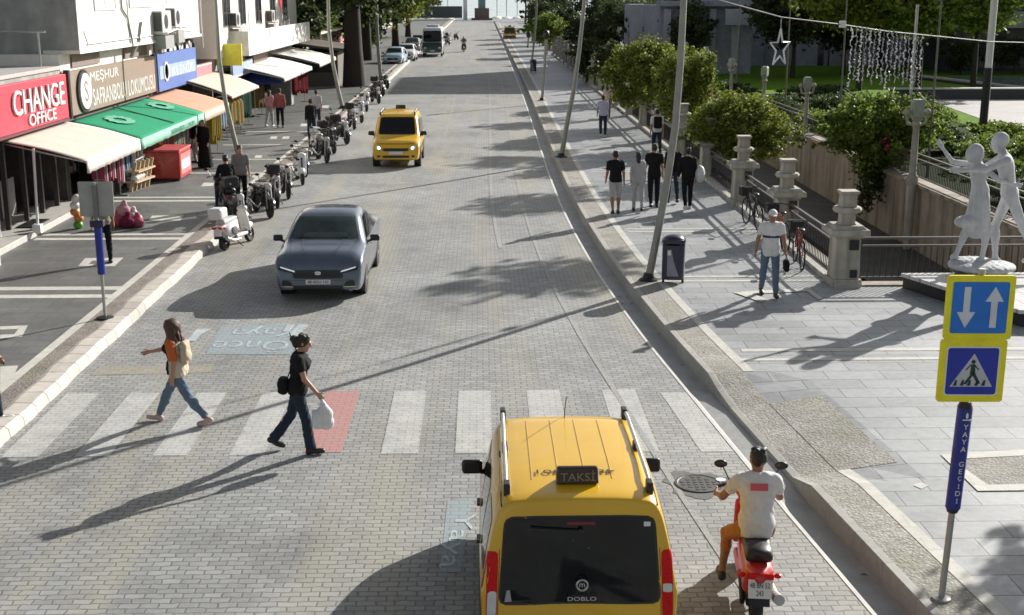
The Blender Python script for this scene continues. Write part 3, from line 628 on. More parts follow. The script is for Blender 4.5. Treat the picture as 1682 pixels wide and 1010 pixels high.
# park
flat('lawn', M_lawn, rect(13.8, 70, 24.9, 112, .2))
flat('ground_cover', mat('dark_ground_cover', (.022, .036, .01), .95, var=.5, scale=2.5, bump=1, bscale=14, spec=.05), rect(13.8, 22.4, 24.95, 76, .21)); flat('ground_cover', MC['dark_ground_cover'], rect(22.4, 36, 24.95, 43.5, .21))  # dark green sheets stand in for tree shade on the park ground
flat('park_plaza', M_plaza, [(22.5, 47, .215), (60, 42, .215), (60, 71.5, .215), (25.5, 71.5, .215)])
b = MB(); b.box(23.5, 60, 71.6, 72.2, .2, .78, 0); b.box(23.4, 60, 71.5, 72.3, .78, .84, 1); tag(b.build('low_wall', [mat('dark_stone', (.05, .05, .055), .7), M_band]), 'low black wall with pale coping before the bright lawn', 'wall')
flat('pond_water', mat('pond_water', (.2, .28, .26), .15, var=.2, scale=.4), [(31.5, 90, .3), (34.3, 77, .3), (60, 77, .3), (60, 90, .3)])
t = thing('pond_rim', 'white rim of the park pond', 'pond edge', (0, 0, 0)); b = MB(); b.bar((31.2, 91, .3), (34.2, 76.8, .3), .5, .3); b.bar((34.2, 76.8, .3), (60, 76.8, .3), .5, .3); b.build('coping', M_band, t)
b = MB(); b.bar((30.7, 91, .1), (33.9, 76.4, .1), .35, .5); b.build('plinth', mat('dark_stone', (.05, .05, .055), .7), t)
flat('promenade', M_slabR, rect(-60, 60, 300, 330, .02))

# dry leaves and litter along the right kerb and under the bushes: too many and small to count
V_, F_ = [], []
for i in range(420):
    k = nrs.randint(0, len(KR)-120); p = KR[k]+KN[k]*(nrs.uniform(-.34, -.02) if i % 2 else nrs.uniform(.1, 3.6)); z = -.03 if i % 2 else .206
    if p.x > 7.2 or p.y < 9 or (i % 2 and 13.8 < p.y < 19.2): continue
    a = nrs.uniform(0, 6.28); l_ = nrs.uniform(.02, .05); d = Vector((math.cos(a), math.sin(a), 0)); n_ = Vector((-d.y, d.x, 0)); b0 = len(V_); q = Vector((p.x, p.y, z+.006-drop(p.y)*max(0, 1-1)))
    if 14 < p.y < 18.8: continue
    V_ += [tuple(q-d*l_), tuple(q+n_*l_*.45+Vector((0, 0, .012))), tuple(q+d*l_), tuple(q-n_*l_*.45+Vector((0, 0, .008)))]; F_.append((b0, b0+1, b0+2, b0+3))
me = bpy.data.meshes.new('leaf_litter'); me.from_pydata(V_, [], F_); o = mesh_obj('leaf_litter', me, leafmat('dry_leaves', (.2, .14, .06), (.09, .06, .03))); tag(o, 'dry leaves scattered along the right kerb and pavement', 'leaves', kind='stuff')
# ------------------------------------------------------------ buildings and shops on the left
FX = -11.8
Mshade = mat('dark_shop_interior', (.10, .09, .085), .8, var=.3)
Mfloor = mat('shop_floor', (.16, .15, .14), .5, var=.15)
def window(parent, x, y0, y1, z0, z1, fr=.07, m=None, depth=.03, pane=None):   # on a facade facing +X at x
    b = MB(); b.box(x, x+depth, y0, y1, z0, z0+fr); b.box(x, x+depth, y0, y1, z1-fr, z1); b.box(x, x+depth, y0, y0+fr, z0+fr, z1-fr); b.box(x, x+depth, y1-fr, y1, z0+fr, z1-fr)
    b.box(x, x+depth*.8, (y0+y1)/2-.03, (y0+y1)/2+.03, z0+fr, z1-fr); f = b.build('window', m or M_wht, parent)
    MB().box(x+.002, x+.012, y0+fr, y1-fr, z0+fr, z1-fr).build('pane', pane or M_win, f); return f
def shell(parent, y0, y1, z1, x0=-17, x1=FX-.05):
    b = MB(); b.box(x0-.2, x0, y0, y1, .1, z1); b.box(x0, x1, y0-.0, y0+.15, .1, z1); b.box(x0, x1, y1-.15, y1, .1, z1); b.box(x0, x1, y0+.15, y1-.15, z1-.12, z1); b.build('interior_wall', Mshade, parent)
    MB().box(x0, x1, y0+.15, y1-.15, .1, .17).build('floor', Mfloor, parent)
# the change office
t = thing('shop_building', 'low exchange shop building with flat roof at the left edge', 'building')
shell(t, 22, 35.9, 2.6)
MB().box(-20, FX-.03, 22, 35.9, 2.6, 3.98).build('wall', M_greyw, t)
MB().box(-20, FX+.02, 21.9, 35.95, 3.98, 4.08).build('roof', mat('pale_roof_sheet', (.42, .4, .38), .7), t)
M_crate = mat('red_canvas_panel', (.045, .012, .012), .7)
a = MB(); a.box(FX+.0, FX+.06, 24, 30.1, .35, 2.45); a.build('shutter', M_crate, t)
MB().box(-11.78, -11.70, 30.12, 30.22, .3, 2.5).build('door_frame', M_alu, t)
for y in (31.1, 32.4, 33.6, 34.8): MB().box(-11.9, -11.78, y-.05, y+.05, .3, 2.55).build('door_frame', mat('brown_door_frame', (.06, .045, .04), .5), t)
MB().box(-12.6, -12.5, 32.5, 33.5, .3, 1.3).build('counter', mat('grey_counter', (.2, .2, .2), .5), t)
st = thing('doorstep', 'pale stone doorstep of the exchange shop', 'step'); b = MB(); b.box(-12.5, -11.15, 27.6, 36.2, .1, .3); b.box(-12.5, -10.75, 24.0, 27.58, .1, .36); b.box(-12.5, -10.3, 22, 25.5, .1, .24); b.build('slab', mat('pale_step_stone', (.45, .44, .41), .6, var=.15), st, bevel=.015)
MB().box(-11.75, -11.3, 31.3, 32.5, .301, .33).build('doormat', M_black, st)
s = thing('shop_sign', 'red sign board reading CHANGE OFFICE in white letters', 'sign', (FX+.02, 0, 0))
MB().box(0, .16, 29.2, 35.75, 2.66, 3.86).build('board', M_redsign, s, bevel=.01)
MB().box(.0, .165, 29.15, 35.8, 2.58, 2.655).build('frame', mat('dark_red_trim', (.12, .02, .03), .5), s)
lettering('lettering', 'CHANGE', M_wht, s, (.2, 33.4, 3.38), (0, 1, 0), (0, 0, 1), 3.9, .62, .05)
lettering('lettering', 'OFFICE', M_wht, s, (.19, 33.55, 2.88), (0, 1, 0), (0, 0, 1), 2.1, .3, .03)
rd = thing('metal_gate', 'grey grille and rail on the flat shop roof', 'railing', (0, 0, 0)); b = MB()
p0 = GX(0, 60, -13.5); b.tube([(-19, 35.5, 5.02), (-12, 35.5, 5.02)], .035, 6)
for k in range(3): b.tube([(-12.2-2.4*k, 35.5, 4.08), (-12.2-2.4*k, 35.5, 5.02)], .03, 6)
b.build('rail', M_alu, rd); b = MB()
for k in range(9): b.box(-18.6+k*.4, -18.56+k*.4, 35.45, 35.5, 4.1, 5.0); b.box(-18.6, -15.2, 35.455, 35.495, 4.15+k*.1, 4.18+k*.1)
b.build('mesh_panel', mat('grey_mesh', (.35, .37, .37), .5, .4), rd)
# white apartment building
t = thing('apartment_building', 'white building over the lokum shop, grey side wall in shade', 'building')
shell(t, 35.95, 52.4, 2.6)
MB().box(-20, FX-.03, 35.95, 52.4, 2.6, 4.38).build('signboard_wall', M_white2, t)
b = MB(); b.box(-20, -11.42, 36.45, 52.2, 4.48, 11.5); b.build('wall', M_white, t)
MB().box(-20, -11.38, 36.40, 36.448, 4.38, 11.5).build('side_wall', M_greyw, t)  # shade on this white side wall is put in as grey colour
MB().box(-12.4, -11.36, 36.38, 52.3, 4.381, 4.478).build('cornice', M_white2, t)
for y0, y1 in ((36.9, 39.6), (42.3, 45.2), (46.3, 47.6)):
    MB().box(-11.8, -11.9+.12, y0, y1, 3.97, 4.33).build('vent_panel', mat('brown_recess', (.22, .17, .14), .8), t)
for y0, y1, z0 in ((38.2, 40.4, 5.55), (42.0, 47.0, 5.6)): window(t, -11.418, y0, y1, z0, 7.2, .05, mat('grey_window_edge', (.5, .5, .48), .6), pane=M_white2)
for y0, y1, z0 in ((38.2, 40.4, 8.4), (42.0, 44.2, 8.4), (47, 49.2, 8.4)): window(t, -11.418, y0, y1, z0, 10)
b = MB(); b.tube([(-11.38, 40.9, 11), (-11.38, 41.0, 5.6), (-11.38, 41.6, 5.3), (-11.38, 42.0, 4.4)], .03, 6); b.tube([(-11.37, 43.2, 5.1), (-11.37, 42.8, 4.6), (-11.6, 42.5, 4.0)], .07, 8); b.tube([(-11.38, 36.9, 5.0), (-11.38, 37.2, 4.62), (-11.38, 51, 4.66)], .015, 5); b.build('pipe', M_metal, t)
for y0, y1 in ((37.5, 40.9), (45.2, 47.8)): 
    MB().box(-11.82, -11.7, y0, y1, 4.33, 4.375).build('lintel', M_dark, t)
def ac_unit(loc, label, w=.9, hgt=.62):
    a = thing('air_conditioner', label, 'air conditioner', loc, 0, 'air conditioners on the white facade'); MB().box(0, .34, -w/2, w/2, 0, hgt).build('casing', M_wplast, a, bevel=.02); MB().box(.03, .31, -w/2-.012, -w/2-.001, .05, hgt-.05).build('side_grille', mat('dark_grille', (.08, .08, .08), .6), a); MB().box(.0, .4, -w/2+.05, w/2, -.55, -.1).build('lower_unit', mat('grey_unit', (.3, .3, .29), .6), a)
    b = MB(); b.lathe([(.25, .0), (.25, .012), (.02, .015)], 18, (.342, -.12, hgt/2), 'x'); b.build('fan_grille', M_dark, a); b = MB(); b.bar((0, -w/2+.1, -.03), (.5, -w/2+.1, -.03), .04, .04); b.bar((0, w/2-.1, -.03), (.5, w/2-.1, -.03), .04, .04); b.bar((.48, -w/2, -.0), (.48, w/2+.3, .1), .04, .04); b.build('bracket', M_wht, a); return a
ac_unit((-11.42, 45.5, 4.72), 'white air conditioner low on the white wall above the brown sign', 1.3, .75); ac_unit((-11.42, 47.3, 4.86), 'narrow air conditioner beside the low one, nearer the blue sign', 1.0, .7)
s = thing('shop_sign', 'brown sign board of the lokum shop with round white emblem', 'sign', (FX+.02, 0, 0))
MB().box(0, .14, 36.15, 45.6, 2.66, 3.9).build('board', mat('brown_sign_board', (.27, .2, .15), .5, var=.1), s); MB().box(0, .15, 36.0, 36.148, 2.6, 3.95).build('frame', M_black, s); MB().box(0, .15, 45.602, 45.8, 2.6, 3.95).build('frame', M_black, s)
e = MB().lathe([(.62, 0), (.62, .06), (0.02, .06)], 28, (.14, 37.25, 3.28), 'x').build('emblem_rim', M_black, s); MB().lathe([(.52, 0), (.52, .04), (.02, .04)], 28, (.2, 37.25, 3.28), 'x').build('emblem', M_wht, s)
lettering('emblem_mark', 'S', mat('brown_ink', (.25, .2, .17), .6), s, (.245, 37.25, 3.28), (0, 1, 0), (0, 0, 1), None, .6, .01)
lettering('lettering', 'MEŞHUR', M_wht, s, (.145, 39.5, 3.6), (0, 1, 0), (0, 0, 1), 3.0, .38, .008)
lettering('lettering', 'SAFRANBOLU LOKUMCUSU', M_wht, s, (.145, 41.8, 3.02), (0, 1, 0), (0, 0, 1), 7.3, .5, .008, 1.08)
s = thing('shop_sign', 'blue sign board with round emblem and pale lettering', 'sign', (FX+.03, 0, 0)); MB().box(0, .14, 46.0, 52.2, 2.6, 3.95).build('board', mat('blue_sign', (.09, .16, .42), .5, var=.12), s)
MB().box(.14, .15, 46.2, 52.0, 3.02, 3.5).build('stripe', mat('pale_blue_stripe', (.3, .42, .6), .5), s); lettering('lettering', 'KLİNİK', M_wht, s, (.155, 49.8, 3.27), (0, 1, 0), (0, 0, 1), 3.6, .44, .008)
b = MB(); b.lathe([(.36, 0), (.36, .03), (.28, .03), (.28, 0)], 24, (.15, 47.1, 3.27), 'x'); b.build('emblem', M_wht, s)
for y, lb in ((48.7, 'black arched bracket above the blue sign'), (51.4, 'second black arched bracket, beside the downpipe')):
    l = thing('arch_bracket', lb, 'bracket', (FX+.1, y, 3.95)); MB().tube([(0, .8*math.cos(k*PI/10), .34*math.sin(k*PI/10)) for k in range(11)], .06, 6).build('arch', M_dark, l)
# awnings: from the wall out over the pavement
def awning(label, y0, y1, m, mv, zb=2.52, zf=2.02, xf=-9.75, val=.3, group='awnings over the shop fronts', deco=None):
    a = thing('awning', label, 'awning', (0, 0, 0), 0, group); P = []; n = 14
    for i in range(n+1):
        u = i/n; P.append([(FX+.03+(xf-FX-.03)*u, y0+(y1-y0)*j/16, zb+(zf-zb)*u+.05*math.sin(PI*u)-.02*math.sin(j*PI/4)**2*math.sin(PI*u)) for j in range(17)])
    cv = MB().grid([r_[::-1] for r_ in P]).build('canopy', m, a, 60); sd = cv.modifiers.new('t', 'SOLIDIFY'); sd.thickness = .012
    v = MB().grid([[(xf+.01+.02*math.sin(j*2.2)*k, y0+(y1-y0)*j/24, zf-val*k-.015*(j % 2)*k) for k in (0, .5, 1)] for j in range(25)]).build('valance', mv, a, 60); v.modifiers.new('t', 'SOLIDIFY').thickness = .01
    b = MB()
    for y in (y0+.05, y1-.05): b.tube([(FX, y, zb-.06), (xf, y, zf-.03)], .02, 6)
    b.tube([(xf-.02, y0, zf-.03), (xf-.02, y1, zf-.03)], .025, 6); b.build('frame', M_alu, a); return a
M_beige = cloth('beige_canvas', (.62, .56, .48)); M_beigel = cloth('cream_valance', (.68, .64, .58)); M_green = cloth('green_canvas', (.015, .26, .13)); M_mint = cloth('mint_valance', (.3, .55, .42)); M_peach = cloth('peach_canvas', (.6, .33, .23)); M_pink = cloth('pale_pink_canvas', (.62, .5, .42))
awning('beige awning over the exchange shop door', 31.0, 35.95, M_beige, M_beigel)
p1 = GX(137, 230, -9.7)
ab = COL.objects[[o.name for o in COL.objects if o.get('label', '').startswith('beige awning')][0]]; b = MB(); b.tube([(-11.0, 30.75, .3), (-11.0, 30.95, 2.35)], .035, 8); b.build('post', M_wht, ab); MB().box(-11.1, -10.9, 30.65, 30.85, .3, .5).build('post_foot', M_wht, ab)
a = awning('green awning with two panels and a pale emblem', 36.05, 44.4, M_green, M_mint, 2.5, 2.0)
q = MB(); q.bar((FX+.1, 40.3, 2.56), (-9.8, 40.3, 2.06), .06, .03); q.build('seam', mat('dark_green_seam', (.01, .1, .05), .8), a)
Memb = mat('pale_green_print', (.12, .38, .26), .85)
for yy in (38.2, 43.2):
    q = MB()
    ring = [[(-10.9+.4*r_*math.cos(k*PI/12)*(1+.12*math.sin(k*3)), yy+.66*r_*math.sin(k*PI/12)*(1+.12*math.sin(k*3)), 2.362-.098*r_*math.cos(k*PI/12)) for k in range(24)] for r_ in (.45, .75, 1.05)]; q.grid([r_[::-1] for r_ in ring], closev=True)
    q.build('emblem', Memb, a)
lettering('lettering', 'SAFRANBOLU LOKUM', mat('dark_green_ink', (.03, .22, .13), .8), a, (-9.715, 41.2, 1.83), (0, 1, 0), (0, 0, 1), 3.2, .15, .006)
awning('peach awning beyond the green awning', 44.5, 48.9, M_peach, M_pink, 2.5, 1.98)
awning('small pale pink awning curved over a shop front', 50.3, 56.5, M_pink, M_pink, 2.75, 2.1, -9.9, .1)
# goods and fittings at the shop fronts
def rack(label, loc, w, hgt, mats, rz=0, cat='clothes rack'):
    r_ = thing('clothes_rack', label, cat, loc, rz); b = MB(); b.tube([(-w/2, 0, 0), (-w/2, 0, hgt), (w/2, 0, hgt), (w/2, 0, 0)], .018, 6)
    for s_ in (-1, 1): b.tube([(s_*w/2, -.25, .02), (s_*w/2, .25, .02)], .018, 6)
    b.build('frame', M_alu, r_)
    n = int(w/.11)
    for k in range(n):
        x = -w/2+.08+k*(w-.16)/max(n-1, 1); g_ = MB(); ln = hgt*(.55+.2*rnd.random()); y = .02*rnd.random()
        g_.grid([[(x+.02*math.sin(j*1.7+k), -.02+y-(.2 if i else .06)-.0, hgt-.03-ln*i) if j == 0 else (x+.03*math.sin(k), y+.0, hgt-.01-ln*i) if j == 1 else (x-.02*math.sin(k), y+(.2 if i else .06), hgt-.03-ln*i) for j in range(3)] for i in (0, .15, .6, 1)])
        o = g_.build('garment', mats[k % len(mats)], r_); o.modifiers.new('t', 'SOLIDIFY').thickness = .03
    return r_
cA = [cloth('rose_cloth', (.4, .09, .14)), cloth('white_cloth', (.6, .58, .56)), cloth('wine_cloth', (.16, .02, .05)), cloth('pink_cloth', (.5, .28, .3))]
q0 = G(207, 372, LZ); bp = thing('bag_pile', 'heap of pink and wine coloured bags on the pavement by the sign post', 'bags', tuple(q0))
for i, (x, y, z, r_) in enumerate(((-.2, 0, .16, .22), (.15, .15, .18, .24), (.1, -.2, .15, .2), (-.05, .05, .40, .2), (.3, -.05, .13, .18), (-.15, .42, .12, .16))): sdf('bag', [ell((x, y, z), (r_, r_*.8, r_*.85), .05), cap((x, y, z+r_*.7), (x+.03, y, z+r_*1.05), .05, .08, .05)], .03, cA[i % 4], bp, .012)
def fridge(label, loc, w, d, hgt, m, txt=None):
    f = thing('drinks_cooler', label, 'cooler', loc); MB().box(-d/2, d/2, -w/2, w/2, .08, hgt).build('cabinet', m, f, bevel=.02); MB().box(-d/2-.02, d/2+.02, -w/2-.02, w/2+.02, hgt, hgt+.06).build('lid', mat('pink_red_lid', (.62, .12, .12), .4), f, bevel=.02)
    MB().box(d/2+.002, d/2+.012, -w/2+.1, w/2-.1, .2, hgt-.1).build('front_panel', mat('faded_red_panel', (.6, .2, .2), .5), f); b = MB(); b.box(d/2+.0125, d/2+.016, -w/2+.2, w/2-.25, .35, hgt-.3); b.build('print', M_plate, f); MB().box(-d/2+.05, d/2-.05, -w/2+.05, w/2-.05, 0, .0795).build('base', M_black, f); return f
fridge('red chest cooler with a pink lid outside the lokum shop', tuple(G(279, 292, LZ)+Vector((0, 0, .0))), 1.6, 1.1, .95, M_red)
cr = thing('wooden_crate', 'tan wooden display stand beside the red cooler', 'display stand', tuple(G(250, 310, LZ))); b = MB()
for k in range(5): b.bar((-.5+.05*k, -.6+.3*k, 0), (-.3+.05*k, -.6+.3*k, .9), .06, .1)
b.bar((-.5, -.7, .3), (-.3, .7, .3), .5, .05); b.bar((-.4, -.7, .62), (-.25, .7, .62), .45, .05); b.build('shelf', mat('tan_wood', (.5, .38, .24), .7), cr)
b = MB()
for k in range(14): b.sphere((-.36, -.62+.095*k, .42 if k < 14 else .72), (.13, .1, .08+.03*(k % 3)), 8, 6)
b.build('goods', cA[1], cr, 60)
for i, (px, py, lb, m) in enumerate(((222, 305, 'white tall display shelf under the beige awning corner', M_wplast), (192, 312, 'dark grey fabric partition behind the sign post', mat('dark_fabric', (.06, .055, .05), .9)), (330, 240, 'dark goods stand under the green awning end', M_black))):
    q = G(px, py, LZ); f = thing('display_shelf', lb, 'shelf', tuple(q)); b = MB(); b.box(-.2, .2, -.45, .45, 0, .06); b.box(-.2, -.16, -.45, .45, .06, 1.5); b.box(-.16, .2, -.45, -.41, .06, 1.5); b.box(-.16, .2, .41, .45, .06, 1.5)
    for z in (.45, .85, 1.25): b.box(-.16, .2, -.41, .41, z, z+.03)
    b.build('frame', m, f); b = MB()
    for z in (.1, .5, .9, 1.3):
        for k in range(6): b.box(-.1, .12, -.38+k*.13, -.28+k*.13, z, z+.12+.12*rnd.random(), k % 3)
    b.build('goods', [cA[i % 4], M_wplast, mat('brown_goods', (.15, .09, .05), .7)], f)
for i in range(14):
    y = 31.5+i*1.45; r_ = thing('goods_rack', 'dark rack of souvenirs inside the shops', 'shelf', (-13.2-.5*rnd.random(), y, .17), 0, 'racks inside the shops'); b = MB()
    for z in (.3, .8, 1.3, 1.8): b.box(-.2, .2, -.55, .55, z, z+.03)
    for s_ in (-.55, .52): b.box(-.2, .2, s_, s_+.03, 0, 2)
    b.build('shelving', M_dark, r_); b = MB()
    for z in (.33, .83, 1.33):
        for k in range(7): b.box(-.12, .14, -.5+k*.14, -.39+k*.14, z, z+.15+.2*rnd.random(), rnd.randrange(5))
    b.build('goods', cA+[mat('brown_goods', (.15, .09, .05), .7)], r_)
cB = [cA, [cloth('sky_cloth', (.2, .35, .5)), cloth('navy_cloth', (.03, .04, .12)), cA[1]], [cloth('leaf_cloth', (.12, .3, .1)), cloth('sun_cloth', (.6, .42, .08)), cA[0]], [cA[3], cloth('lime_cloth', (.35, .45, .1)), cloth('sky_cloth', (.2, .35, .5))]]
for i, (x, y, w, lb) in enumerate(((-11.0, 36.9, 1.2, 'rack of pink and white beach wear at the lokum shop front'), (-11.1, 38.7, 1.3, 'rack of blue garments under the green awning'), (-11.2, 43.2, 1.4, 'rack of green and yellow garments behind the red cooler'), (-11.0, 45.4, 1.2, 'rack of pink and lime garments under the peach awning'), (-10.9, 47.4, 1.4, 'rack of sky blue garments at the far half of the peach awning'), (-10.8, 51.6, 1.5, 'rack of mixed garments under the pale pink awning'), (-10.6, 54.0, 1.3, 'rack of pale garments just past the pale pink awning'))):
    rack(lb, (x, y, LZ), w, 1.6, cB[i % 4], R(75+5*(i % 3)))
# bag of fruit-coloured goods by the doorstep
f = thing('beach_toy_net', 'orange and green net of beach toys hanging by the shop corner', 'toy net', tuple(G(128, 376, LZ))); b = MB()
for k, (z, m_) in enumerate(((.1, 0), (.28, 1), (.45, 1), (.62, 2), (.8, 2))): b.sphere((.04*math.sin(k*2), .05*math.cos(k), z), (.13, .13, .11), 10, 7, m_)
b.build('toys', [mat('toy_green', (.1, .35, .04), .5), mat('toy_orange', (.6, .22, .06), .5), M_wplast], f, 60)
# further shops
t = thing('apartment_building', 'cream building with balconies beyond the white one', 'building'); shell(t, 56, 80, 2.7); MB().box(-20, FX-.03, 56, 80, 2.7, 3.3).build('signboard_wall', M_greyw, t)
MB().box(-20, -11.45, 55.6, 80, 3.3, 11).build('wall', M_white2, t); b = MB(); b.box(-11.449, -10.6, 58.5, 79.5, 3.3, 3.42); b.box(-10.72, -10.6, 58.5, 79.5, 3.42, 4.4); b.box(-11.449, -10.72, 58.5, 58.62, 3.42, 4.4); b.build('balcony', M_white, t)
for y0 in (57.2, 61, 65.5, 70, 74.5): window(t, -11.448, y0, y0+1.7, 4.6, 6.4, m=mat('dark_window_frame', (.1, .09, .08), .5))
for i, y in enumerate((59.0, 69.0)): ac_unit((-11.44, y, 4.6), ('air conditioner on the balcony of the cream building, nearer', 'air conditioner on the cream building, farther down the street')[i])
MB().box(-11.449, -11.40, 52.6, 52.7, 3.9, 11).build('drainpipe', M_metal, t)
b = MB(); b.box(-20, -12.6, 52.42, 55.58, .1, 9); tag(b.build('stairwell_wall', mat('brown_stair_wall', (.12, .1, .085), .8, var=.3)), 'dark recessed wall between the two white buildings', 'wall')
fl = thing('flag', 'red flag hanging from the cream building', 'flag', (-10.55, 68, 4.2)); b = MB(); b.grid([[(0.05*math.sin(i*1.3+j), j*.16-.3, .9+1.7*(1-i/6)) for j in range(5)] for i in range(7)]); o = b.build('cloth', cloth('flag_red', (.5, .01, .03)), fl, 60); o.modifiers.new('t', 'SOLIDIFY').thickness = .01
MB().tube([(-.2, -.35, 2.6), (.1, .4, 2.65)], .02, 6).build('pole', M_alu, fl)
def panel(label, y0, y1, z0, z1, m, x=FX, txt=None, th=.12, mt=None):
    s = thing('shop_sign', label, 'sign', (x, 0, 0)); MB().box(0, th, y0, y1, z0, z1).build('board', m, s); b = MB(); b.box(th, th+.01, y0+.05, y1-.05, z0+.03, z0+.08); b.box(th, th+.01, y0+.05, y1-.05, z1-.08, z1-.03); b.build('trim', mt or M_wht, s)
    return s
panel('pink and grey sign board beyond the blue sign', 52.4, 55.4, 2.6, 3.2, mat('dusty_pink_sign', (.45, .2, .22), .5))
y = thing('shop_sign', 'yellow upright sign standing out from the wall', 'sign', (-10.9, 57, 2.95)); MB().box(-.9, .25, -.1, .1, 0, .95).build('board', mat('yellow_sign', (.62, .6, .06), .5), y, bevel=.02); MB().box(-.9, -.2, .101, .11, .1, .8).build('print', M_wht, y); MB().tube([(-.9, 0, .5), (-1.1, 0, .5)], .03, 6).build('bracket', M_dark, y)
panel('pale blue sign board behind the leaning pole', 57.5, 62.5, 2.35, 3.0, mat('light_blue_sign', (.3, .38, .55), .5), -11.3)
panel('brown sign board under the cream balcony', 64, 68, 2.6, 3.3, mat('brown_old_sign', (.16, .1, .08), .5), -11.5)
awning('white awning under the cream balcony', 60, 70, cloth('white_canvas', (.66, .65, .61)), M_beigel, 2.75, 2.2, -9.3, .18)
awning('long white awning farther down the street', 71, 79, MC['white_canvas'], M_beigel, 2.9, 2.3, -9.0, .2)
def parasol(label, loc, m, r_, hgt):
    u = thing('parasol', label, 'parasol', loc); P = []; P2 = []
    for i in range(5): P.append([(r_*i/4*math.cos(k*PI/8), r_*i/4*math.sin(k*PI/8), hgt+.45-.5*(i/4)**1.3-(.05*(k % 2) if i == 4 else 0)) for k in range(16)])
    o = MB().grid(P, closev=True).build('canopy', m, u); o.modifiers.new('t', 'SOLIDIFY').thickness = .01; MB().tube([(0, 0, 0), (0, 0, hgt+.45)], .025, 8).build('pole', M_alu, u); b = MB(); b.lathe([(.26, 0), (.26, .08), (.05, .1)], 14); b.build('base', M_dark, u); return u
q = G(412, 192, LZ); parasol('blue parasol over a street stall', (q.x, q.y, LZ), cloth('blue_canvas', (.06, .1, .36)), 1.7, 1.75)
rack('rack of dark green garments below the blue parasol', tuple(G(400, 208, LZ)), 1.4, 1.7, [cloth('bottle_green_cloth', (.03, .1, .06)), cloth('dark_teal_cloth', (.03, .07, .07))], R(80))
rack('rack of ochre and brown garments beside the blue parasol', tuple(G(425, 190, LZ)), 1.2, 1.6, [cloth('ochre_cloth', (.25, .17, .06)), cloth('brown_cloth', (.12, .07, .04))], R(85))
rack('rack of mustard yellow garments at the peach awning end', tuple(G(350, 256, LZ)), 1.3, 1.9, [cloth('mustard_cloth', (.3, .22, .02)), cloth('olive_cloth', (.12, .1, .02))], R(85))
rack('rack of deep red carpets hanging by the far shop', tuple(G(490, 170, LZ)), 2.4, 2.0, [cloth('carpet_red', (.2, .01, .02)), cloth('carpet_wine', (.12, .01, .015))], R(80))
rack('rack of pale pink towels beside the red carpets', tuple(G(507, 138, LZ)), 1.4, 1.9, [cloth('towel_pink', (.5, .28, .25)), cA[3]], R(80))
g_ = thing('wall_cabinet', 'tall grey cabinet standing beside the carpets', 'cabinet', tuple(G(466, 172, LZ))); MB().box(-.6, .5, -.5, .5, 0, 2.1).build('body', mat('grey_cabinet', (.2, .2, .18), .6), g_, bevel=.02); MB().box(.502, .53, -.45, -.3, .1, 2).build('edge', M_wht, g_)
# kiosk with a dark pitched canopy and the shaded buildings farther on
k = thing('kiosk', 'dark kiosk with a wide brown canopy under the trees', 'kiosk', tuple(G(525, 138, LZ))); MB().box(-2.6, 1.5, -2, 4, 0, 2.2).build('wall', mat('kiosk_wall', (.13, .11, .09), .7), k); b = MB(); b.add([(-3.4, -3.2, 3.0), (2.0, -3.2, 2.3), (2.0, 5, 2.3), (-3.4, 5, 3.0), (-3.4, -3.2, 3.2), (2.0, -3.2, 2.42), (2.0, 5, 2.42), (-3.4, 5, 3.2)], [(0, 3, 2, 1), (4, 5, 6, 7), (0, 1, 5, 4), (1, 2, 6, 5), (2, 3, 7, 6), (3, 0, 4, 7)]); b.build('canopy', mat('brown_canopy', (.11, .09, .07), .8), k); MB().box(-2.2, 1.2, -2.06, -2.001, .9, 1.9).build('window', M_win, k); MB().bar((1.2, -2.1, 2.5), (3, -2.4, 1.9), .25, .06).build('brace', M_alu, k)
for i, (y0, y1, x, z, m, lb) in enumerate(((98, 118, -14, 9, mat('shaded_tan_wall', (.3, .26, .22), .8), 'tan building behind the street trees'), (120, 150, -14.5, 8, mat('pink_render', (.5, .27, .25), .8), 'pink building far along the street'), (155, 190, -15, 10, M_white2, 'pale building beyond the pink one'), (200, 290, -17, 9, mat('far_wall', (.4, .38, .35), .8), 'long low building near the seafront'))):
    t = thing('apartment_building', lb, 'building'); MB().box(x-10, x, y0, y1, .1, z).build('wall', m, t); MB().box(x-10.2, x+.3, y0-.2, y1+.2, z, z+.3).build('roof', mat('red_tiles', (.3, .1, .07), .8) if i == 1 else M_white2, t)
    for yy in range(int(y0)+2, int(y1)-3, 5): window(t, x+.002, yy, yy+2, 4.5, 6.3, m=M_wht)
    MB().box(x+.002, x+1.4, y0+1, y1-1, 3.0, 3.15).build('shop_canopy', mat('terracotta_canopy', (.4, .13, .1), .7) if i == 1 else M_beige, t)
